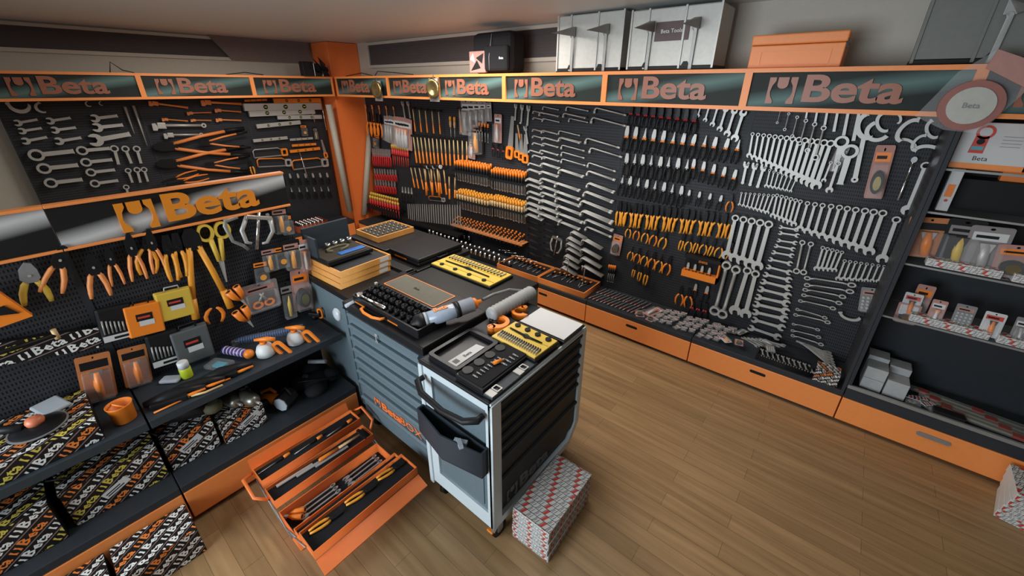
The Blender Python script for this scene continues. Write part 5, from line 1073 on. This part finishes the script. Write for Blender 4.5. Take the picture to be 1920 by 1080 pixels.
# ================================================================ carton stack by the trolley
stm=mat('label_white',(.62,.62,.60),.6)
def parcel(x,y,z,w,d,h,rz,label,top,grp='red and white packets stacked beside the trolley'):
    r=root('printed_packet',T(x,y,z)@RZ(rz)); tag(r,label,'box',grp)
    part('packet',G(blackm if 0 else stm).box(-w/2,-d/2,0,w/2,d/2,h,bev=.0025),r)
    def pat(a,b,n,s):
        g=G(black,redp)
        for i in range(-n,n+1):
            for j in range(-n,n+1):
                cx,cy=i*s+ (j%2)*s*.5*0+ -j*s*.28, j*s*.8
                if abs(cx)>a/2+s or abs(cy)>b/2+s: continue
                sh=lambda u,v:(cx+u+v*.45,cy+v)
                k=i%3
                g.prism([sh(-s*.46,-s*.38),sh(-s*.40,-s*.38),sh(-s*.40,s*.38),sh(-s*.46,s*.38)],0,.0006,0)
                if k==0: g.prism([sh(-s*.34,-s*.36),sh(s*.04,-s*.36),sh(s*.04,s*.36),sh(-s*.34,s*.36)],0,.0006,1)
                else:
                    for q in range(2): g.prism([sh(-s*.28+q*s*.32,-s*.26),sh(-s*.22+q*s*.32,-s*.26),sh(-s*.22+q*s*.32,s*.2),sh(-s*.28+q*s*.32,s*.2)],0,.0006,0)
            g2=None
        for j in range(-n,n+1): g.prism([(-a,j*s*.8+s*.37),(a,j*s*.8+s*.37),(a,j*s*.8+s*.42),(-a,j*s*.8+s*.42)],0,.0005,0)
        return g.clip(-a/2,-b/2,a/2,b/2)
    if top: part('top_print',pat(w*.99,d*.99,12,.04),r,T(0,0,h+.0001))
    for M,l in ((T(0,-d/2-.0001,h/2)@BR,w),(T(w/2+.0001,0,h/2)@BL,d)): part('side_print',pat(l*.98,h*.9,16,.03),r,M)
for k in range(5): parcel(-.775+random.uniform(-.004,.004),1.305+random.uniform(-.004,.004),.002+k*.043,.225,.43,.042,random.uniform(-.02,.02)+.02,f'red and white printed packet, {ordn(k+1)} from the floor in the stack by the trolley',k==4)
for k in range(4): parcel(1.26,3.0,.002+k*.053,.20,.26,.052,-.2+.05*k,f'dim printed packet, {ordn(k+1)} from floor in the stack at bottom right corner',k==3)
for x,y,z,w,lb in ((.64,3.25,z3+.06,.30,'on cabinet third shelf, left'),(.98,3.25,z3+.06,.30,'on cabinet third shelf, right'),(.70,3.27,z4,.34,'on the cabinet fourth shelf'),(1.05,3.27,z4,.30,'right on the cabinet fourth shelf')): parcel(x,y,z-.05 if z>1 else z,w,.07,.045,0,f'long striped red and white carton {lb}',True,None)
# ================================================================ cantilever toolbox on the floor
r=root('cantilever_toolbox',T(-2.17,.325,.0)); tag(r,'open orange cantilever toolbox full of tools on the floor','toolbox')
def trayp(x0,x1,z0,z1,nm='tray',y0=0,y1=.60,foamz=.6,nofoam=False):
    g=G(orangt); w=x1-x0
    g.plate([[(x0,y0),(x1,y0),(x1,y1),(x0,y1)],[(x0+.004,y0+.004),(x1-.004,y0+.004),(x1-.004,y1-.004),(x0+.004,y1-.004)]],z0,z1); g.box(x0+.001,y0+.001,z0,x1-.001,y1-.001,z0+.004)
    d=part(nm,g,r)
    if not nofoam: part('foam_liner',G(foam).box(x0+.005,y0+.005,z0+.004,x1-.005,y1-.005,z0+(z1-z0)*foamz),d)
trayp(.30,.50,0.004,.12,'base_box',0,.6,.4); trayp(.02,.14,.17,.225); trayp(.155,.275,.125,.18); trayp(.50,.575,.125,.18); trayp(.575,.72,.17,.225)
g=G(orangt); g.prism([(0,0),(.60,0),(.60,.006),(0,.006)],0,.075,0,T(.0,0,.19)@Matrix(((0,-.75,-.35,0),(1,0,0,0),(0,-.3,.93,0),(0,0,0,1)))@T(0,0,0)); part('lid',g,r,None,'raised far lid flap')
g=G(orangt); g.prism([(0,0),(.60,0),(.60,.006),(0,.006)],0,.08,0,T(.725,0,.165)@Matrix(((0,0,.94,0),(1,0,0,0),(0,1,-.34,0),(0,0,0,1)))); part('lid',g,r,None,'lowered near lid flap')
for y in (-.006,.603):
    for a,b in (((.08,.2),(.33,.05)),((.21,.155),(.44,.05)),((.65,.2),(.38,.05)),((.53,.155),(.34,.05))): part('link_arm',G(steeld).tube([(a[0],y,a[1]),(b[0],y,b[1])],.004,5,sq=.5),r)
for y,s in ((-.01,-1),(.61,1)): part('carry_handle',G(orangt).tube([(.02,y,.20),(.06,y+s*.05,.23),(.18,y+s*.05,.19),(.22,y,.16)],.009,7),r)
OX,OY=-2.17,.325
for i,y in enumerate((.03,.22,.41)): inst('pl_amber',T(OX+.63,OY+y+.17,.21)@RZ(-.15)@S(.95),f'yellow-handled pliers in near toolbox tray, {ordn(i+1)} from bottom of picture','pliers','pliers in the toolbox')
for i in range(6): inst('combo',T(OX+.32+i*.030,OY+.30,.055)@RZ(.0)@S(.5,.95,.95),f'chrome wrench in toolbox base near end, {ordn(i+1)} from the left','wrench','near wrenches in toolbox')
for i in range(5): inst('combo',T(OX+.33+i*.030,OY+.57,.055)@RZ(.03)@S(.5,.95,.95),f'chrome wrench in toolbox base far end, {ordn(i+1)} from the left','wrench','far wrenches in toolbox')
for i in range(3): inst('driver',T(OX+.05+.02*i,OY+.19+.19*i,.21)@RZ(.06)@S(.85),f'screwdriver in outer left toolbox tray, {ordn(i+1)} from the near end','screwdriver','screwdrivers in outer tray')
for i in range(3): inst('bar',T(OX+.19+.02*i,OY+.25+.10*i,.166)@RZ(-.05)@S(1),f'steel tool in second toolbox tray, {ordn(i+1)} from the near end','tool','steel tools in second tray')
inst('hammer',T(OX+.22,OY+.55,.185)@RZ(-.04)@S(.9),'hammer lying in the second toolbox tray','hammer')
for i in range(3): inst('file',T(OX+.535,OY+.22+.17*i,.165)@RZ(.03),f'steel chisel in narrow toolbox tray, {ordn(i+1)} from the near end','chisel','chisels in narrow tray')
inst('snips',T(OX+.38,OY+.09,.07)@RZ(-.8),'orange tool in the near corner of the toolbox base','tool')
# ================================================================ on the trolleys
ZT=.974; ZA=1.002; ZB=.987
def tapdie(x0,y0,x1,y1,z,label,rz=0,flip=False):
    r=root('tap_and_die_set',T((x0+x1)/2,(y0+y1)/2,z)@RZ(rz)); tag(r,label,'tool set'); w,d=x1-x0,y1-y0
    part('case_tray',G(blackm).box(-w/2-.008,-d/2-.008,0,w/2+.008,d/2+.008,.014,bev=.003),r)
    part('yellow_insert',G(yellow).box(-w/2,-d/2,.014,w/2,d/2,.024,bev=.002).box(-w/2+.01,d*.10,.024,w/2-.01,d*.12,.029).box(-w/2+.01,-d*.30,.024,w/2-.01,-d*.28,.029),r)
    s=-1 if flip else 1; n=18
    for k in range(n): part('tap',G(steeld,blackm).cyl((-w*.44+w*.88*k/(n-1),s*d*.18,.03),(-w*.44+w*.88*k/(n-1)+.006,s*d*.40,.03),.0045,.0035,n=6).cyl((-w*.44+w*.88*k/(n-1),s*d*.14,.028),(-w*.44+w*.88*k/(n-1),s*d*.18,.03),.005,n=6,mi=1),r)
    for k in range(4): part('die',G(blackm).cyl((-w*.36+w*.24*k,-s*d*.36,.024),(-w*.36+w*.24*k,-s*d*.36,.032),.016,n=12),r)
    part('tap_wrench',G(blackm).tube([(-w*.4,-s*d*.10,.03),(-w*.08,-s*d*.08,.03),(0,-s*d*.07,.03),(w*.08,-s*d*.08,.03),(w*.35,-s*d*.10,.03)],[.004,.006,.014,.006,.004],7),r)
    return r
tapdie(-2.19,1.735,-1.61,1.96,ZB,'large yellow tap and die set open on the far cabinet')
tapdie(-1.21,1.31,-.925,1.50,ZT+.012,'smaller yellow tap and die set open on the white trolley',-.03,True)
q=root('paper_sheet',T(-1.06,1.64,ZT+.02)); tag(q,'white tissue sheet in the lid behind smaller yellow tap set','paper')
part('lid_tray',G(blackm).box(-.155,-.11,-.015,.155,.105,-.004,bev=.003),q); g=G(paper); g.box(-.145,-.098,-.003,.145,.10,.0,bev=0); part('sheet',g,q)
# open black socket case on the white trolley
r=root('socket_case',T(-1.37,.975,ZT)); tag(r,'open black bit case with silver latches on the white trolley','tool case')
g=G(blackm); g.plate([rrect(.01,.03,.22,.33,.02),rrect(.03,.05,.20,.31,.012)],.0,.03); g.box(.012,.032,0,.218,.328,.006,bev=.002); part('lid',g,r)
part('lid_label',G(paper,blackm,redp).prism([(.115,.06),(.175,.06),(.172,.27),(.12,.26)],.007,.009).text('Beta',.028,.001,1,T(.147,.17,.009)@RZ(PI/2),.02).box(.13,.08,.009,.16,.11,.0093,1),r)
g=G(blackm); g.box(.228,.012,0,.40,.34,.028,bev=.004); part('case_base',g,r); g=G(foam,black); g.box(.238,.022,.028,.39,.33,.034)
for k in range(4): g.cyl((.262,.06+k*.075,.03),(.262,.06+k*.075,.040),.026,n=18,mi=1)
part('foam_insert',g,r); part('case_edge',G(slated).box(.40,.012,0,.455,.34,.010,bev=.003),r)
for y in (.07,.26): part('latch',G(steeld).plate([rrect(-.02,-.018,.02,.018,.004),rrect(-.014,-.012,.014,.012,.003)],0,.005,0,T(.43,y,.014)).box(.408,y-.055,.010,.452,y-.019,.016),r)
for i in range(8): inst('bit',T(-1.37+.305,.975+.05+i*.024,ZT+.038)@Matrix.Rotation(PI/2,4,'Y')@S(1.1),f'steel bit in the black case, {ordn(i+1)} from near edge','bit','bits in the black case')
for i in range(4): inst('bit',T(-1.37+.345,.975+.20+i*.028,ZT+.038)@Matrix.Rotation(PI/2,4,'Y')@S(1.3),f'steel bit near hinge end of black case, {ordn(i+1)} from near edge','bit','second row bits in the black case')
tag(part('bit_holder',G(orangep,steeld).cyl((0,0,0),(.045,0,0),.009,n=10).cyl((.045,0,0),(.06,0,0),.006,n=8,mi=1),None,T(-1.045,1.14,ZT+.045)@RZ(1.2)),'orange bit holder in the black case on trolley','bit holder')
# orange tube cutters
def tubecutter(px,py,rz,label,sc=1):
    q=P(px,py,2,ZT+.03); r=root('tube_cutter',T(q.x,q.y,ZT+.001)@RZ(rz)@S(sc)); tag(r,label,'tube cutter')
    part('body',G(orangep).plate([arc(0,0,.05,-60,200,18)+arc(-.0,.008,.026,200,-60,14),],.0,.028).plate([ring(.03,-.03,.016,14),ring(.03,-.03,.008,10)],0,.028),r); part('cutting_wheel',G(blackm).cyl((-.035,-.012,.006),(-.035,-.012,.024),.012,n=12),r); part('knob',G(blackm).cyl((-.02,-.015,.014),(.0,-.0,.014),.008,n=8),r)
tubecutter(932,605,-.6,'orange C-shaped tube cutter beside the black bit case',1.4); tubecutter(977,583,2.6,'orange C-shaped tube cutter beside the white paper sheet',1.15)
# clear sleeve, hose and pump
A=P(918,592,2,ZT+.05); Bq=P(1000,546,2,ZT+.05); d=Bq-A; r=root('mesh_sleeve',T(*A)@Vector((0,0,1)).rotation_difference(d.normalized()).to_matrix().to_4x4()); tag(r,'long item wrapped in grey bubble mesh sleeve between the trolleys','sleeve')
g=G(mat('bubble_wrap',(.30,.31,.31),.5)); L=d.length; g.lathe([(.02,0),(.04,.01)]+[(.036+.008*(k%2),.01+L*.94*k/26) for k in range(1,27)]+[(.02,L)],18); part('sleeve',g,r)
A=P(782,606,2,1.045); Bq=P(893,568,2,1.085); d=Bq-A
r=root('suction_gun',T(*A)@Vector((0,0,1)).rotation_difference(d.normalized()).to_matrix().to_4x4()); tag(r,'frosted cylinder suction gun with black cap and orange lettering','pump'); L=d.length
part('barrel',G(mat('frosted_barrel',(.33,.38,.46),.25)).cyl((0,0,.03),(0,0,L-.02),.042,n=24),r); part('end_cap',G(black).lathe([(.012,-.035),(.02,-.03),(.03,-.01),(.045,0),(.048,.035),(.043,.04)],24),r); part('ring_band',G(frost).cyl((0,0,.04),(0,0,.055),.0445,n=24),r)
part('clamp_band',G(black).cyl((0,0,L*.62),(0,0,L*.70),.046,n=24),r); part('spout',G(orangep).lathe([(.036,L-.02),(.03,L),(.014,L+.01),(.012,L+.03)],18),r)
part('lettering',G(orangep).text('Beta',.045,.002,0,None,.03),r,T(*( (0,0,L*.40)))@Matrix.Rotation(math.radians(-20),4,'Z')@T(0,-.0435,0)@Matrix(((0,1,0,0),(0,0,-1,0),(-1,0,0,0),(0,0,0,1)))@RZ(PI/2)@RZ(PI/2)@RZ(0))
A=P(905,562,2,1.06); g=G(grey); tag(part('rubber_hose',g.tube([A,P(925,552,2,1.06),P(955,543,2,1.05),P(985,545,2,1.03),P(960,560,2,1.02)],.009,8)),'grey hose curving behind the bubble mesh sleeve','hose')
# impact socket case on the slate cabinet
r=root('socket_case',T(-2.11,1.055,ZA)); tag(r,'open case of large black sockets with orange handle on slate cabinet','tool case')
g=G(blackm); g.plate([rrect(0,0,.62,.20,.012),rrect(.01,.01,.61,.19,.008)],0,.05); g.box(.004,.004,0,.616,.196,.012); part('case_base',g,r)
part('foam_insert',G(foam).box(.011,.011,.012,.609,.189,.03),r); part('handle',G(orangep).tube([(.14,-.004,.02),(.15,-.035,.022),(.20,-.05,.024),(.28,-.05,.024),(.33,-.03,.022),(.34,-.004,.02)],.008,8),r); part('orange_trim',G(orangep).box(.03,-.004,.012,.12,.0,.018).box(.36,-.004,.012,.45,.0,.018),r)
for i in range(9):
    for j in range(3): inst('impact',T(-2.11+.05+i*.055,1.055+.05+j*.052,ZA+.031)@S(.95 if j else .75),f'black impact socket, {ordn(i+1)} from the left, {ordn(j+1)} row from case handle','socket','black impact sockets in the case')
inst('ratchet',T(-2.11+.04,1.055+.02,ZA+.05)@RZ(PI/2+.02)@S(.9),'dark ratchet lying along front of the impact socket case','ratchet')
r=root('case_lid',T(-2.22,1.30,ZA)); tag(r,'grey felt lined lid with orange rim behind the impact sockets','case lid')
part('lid_shell',G(blackm).box(0,-.03,0,.64,.21,.016,bev=.004),r); part('orange_rim',G(orangep).plate([rrect(.07,.0,.56,.18,.008),rrect(.075,.005,.555,.175,.006)],.016,.020),r); part('felt',G(felt).box(.076,.006,.016,.554,.174,.019),r); part('badge',G(blackm).text('Beta',.03,.001,0,T(.3,.09,.0195),.01),r)
for x in (.02,.60): part('hinge',G(steel).box(x,-.035,.010,x+.02,-.02,.024),r)
# clear wrap over the left edge
A=P(722,540,2,1.0); Bq=P(648,574,2,1.0); C=P(632,590,2,.93)
tag(part('plastic_wrap',G(clearp,frost).tube([A,A.lerp(Bq,.5)+Vector((0,0,.006)),Bq],[.008,.011,.012],8,1).sph(C+Vector((0,0,.0)),.036,1,(1.2,.5,1.2),8),None),'crumpled clear plastic wrap hanging over the slate cabinet edge','plastic wrap')
# trays stack on the rear-left cabinet
for k in range(3):
    tr,w,d,h=tray(-2.78+.004*k,1.10+.006*k,-2.35+.004*k,1.49+.006*k,.987+k*.041,.04,f'orange edged foam tray, {ordn(k+1)} from the bottom of the stack of three','orange edged trays in the stack',mat('light_orange_tray',(.72,.33,.08),.5),mat('grey_foam',(.035,.036,.04),.8),.03)
    part('price_label',G(paper).box(w/2-.0,d/2-.09,.008,w/2+.001,d/2-.02,.036),tr)
for i in range(5): inst('impact',T(-2.42+.0,1.17+i*.065,1.108-.0)@S(.4),f'small orange-tipped piece on top stacked tray, {ordn(i+1)} from the left','piece','small pieces on the top tray') if False else None
r=root('display_stand_case',T(-2.62,1.28,1.112)@RZ(.03)); tag(r,'dark case with upright lid holding silver sockets on the tray stack','tool case')
part('case_base',G(blackm,mat('brown_foam',(.05,.04,.03),.8)).box(-.13,-.17,0,.15,.17,.03,bev=.004).box(-.12,-.16,.03,.14,.16,.034,1),r); part('upright_lid',G(slated).box(-.15,-.17,.0,-.13,.17,.20,bev=.004).box(-.13,-.17,.0,.02,-.155,.16,bev=.003) ,r); part('blue_insert',G(blue).box(.06,-.05,.034,.11,.14,.042,bev=.003),r); part('chain',G(khaki).tube([(-.02+.04*math.cos(a*.7),.0+.08*math.sin(a*.7),.04) for a in range(9)],.010,7),r)
for i in range(4): inst('socket',T(-2.70,1.24+i*.055,1.148)@S(1.5,1.5,.8),f'large silver socket in the dark upright case, {ordn(i+1)} from the left','socket','silver sockets in upright case')
tr,w,d,h=tray(-3.12,1.70,-2.80,2.06,1.03,.045,'single orange edged tray of small silver fittings on black case',None,mat('light_orange_tray',(.72,.33,.08),.5),mat('brown_foam',(.05,.04,.03),.8))
for i in range(7):
    for j in range(5): inst('bit',T(-3.08+j*.055,1.74+i*.047,1.062)@S(1.6,1.6,.8),f'silver fitting in the single tray, {ordn(i+1)} along and {ordn(j+1)} out','fitting','silver fittings in the single tray')
def bcase(x0,y0,x1,y1,z,h,label,rz=0):
    r=root('closed_case',T((x0+x1)/2,(y0+y1)/2,z)@RZ(rz)); tag(r,label,'case'); w,d=x1-x0,y1-y0
    part('shell',G(black).box(-w/2,-d/2,0,w/2,d/2,h*.5-.001,bev=.008).box(-w/2,-d/2,h*.5+.001,w/2,d/2,h,bev=.008),r); part('orange_badge',G(orangep).box(-w*.3,-d/2-.001,h*.3,w*.1,-d/2,h*.5),r); part('handle',G(black).tube([(w/2,-.05,h/2),(w/2+.025,-.04,h/2),(w/2+.025,.04,h/2),(w/2,.05,h/2)],.006,6),r)
bcase(-3.15,1.64,-2.62,2.12,.987,.042,'closed black case under the single fitting tray'); bcase(-2.60,1.66,-2.24,2.10,.987,.06,'closed black case right of the single fitting tray'); bcase(-2.62,1.52,-2.22,1.60,.987,.02,'thin black case at back of the tray stack')
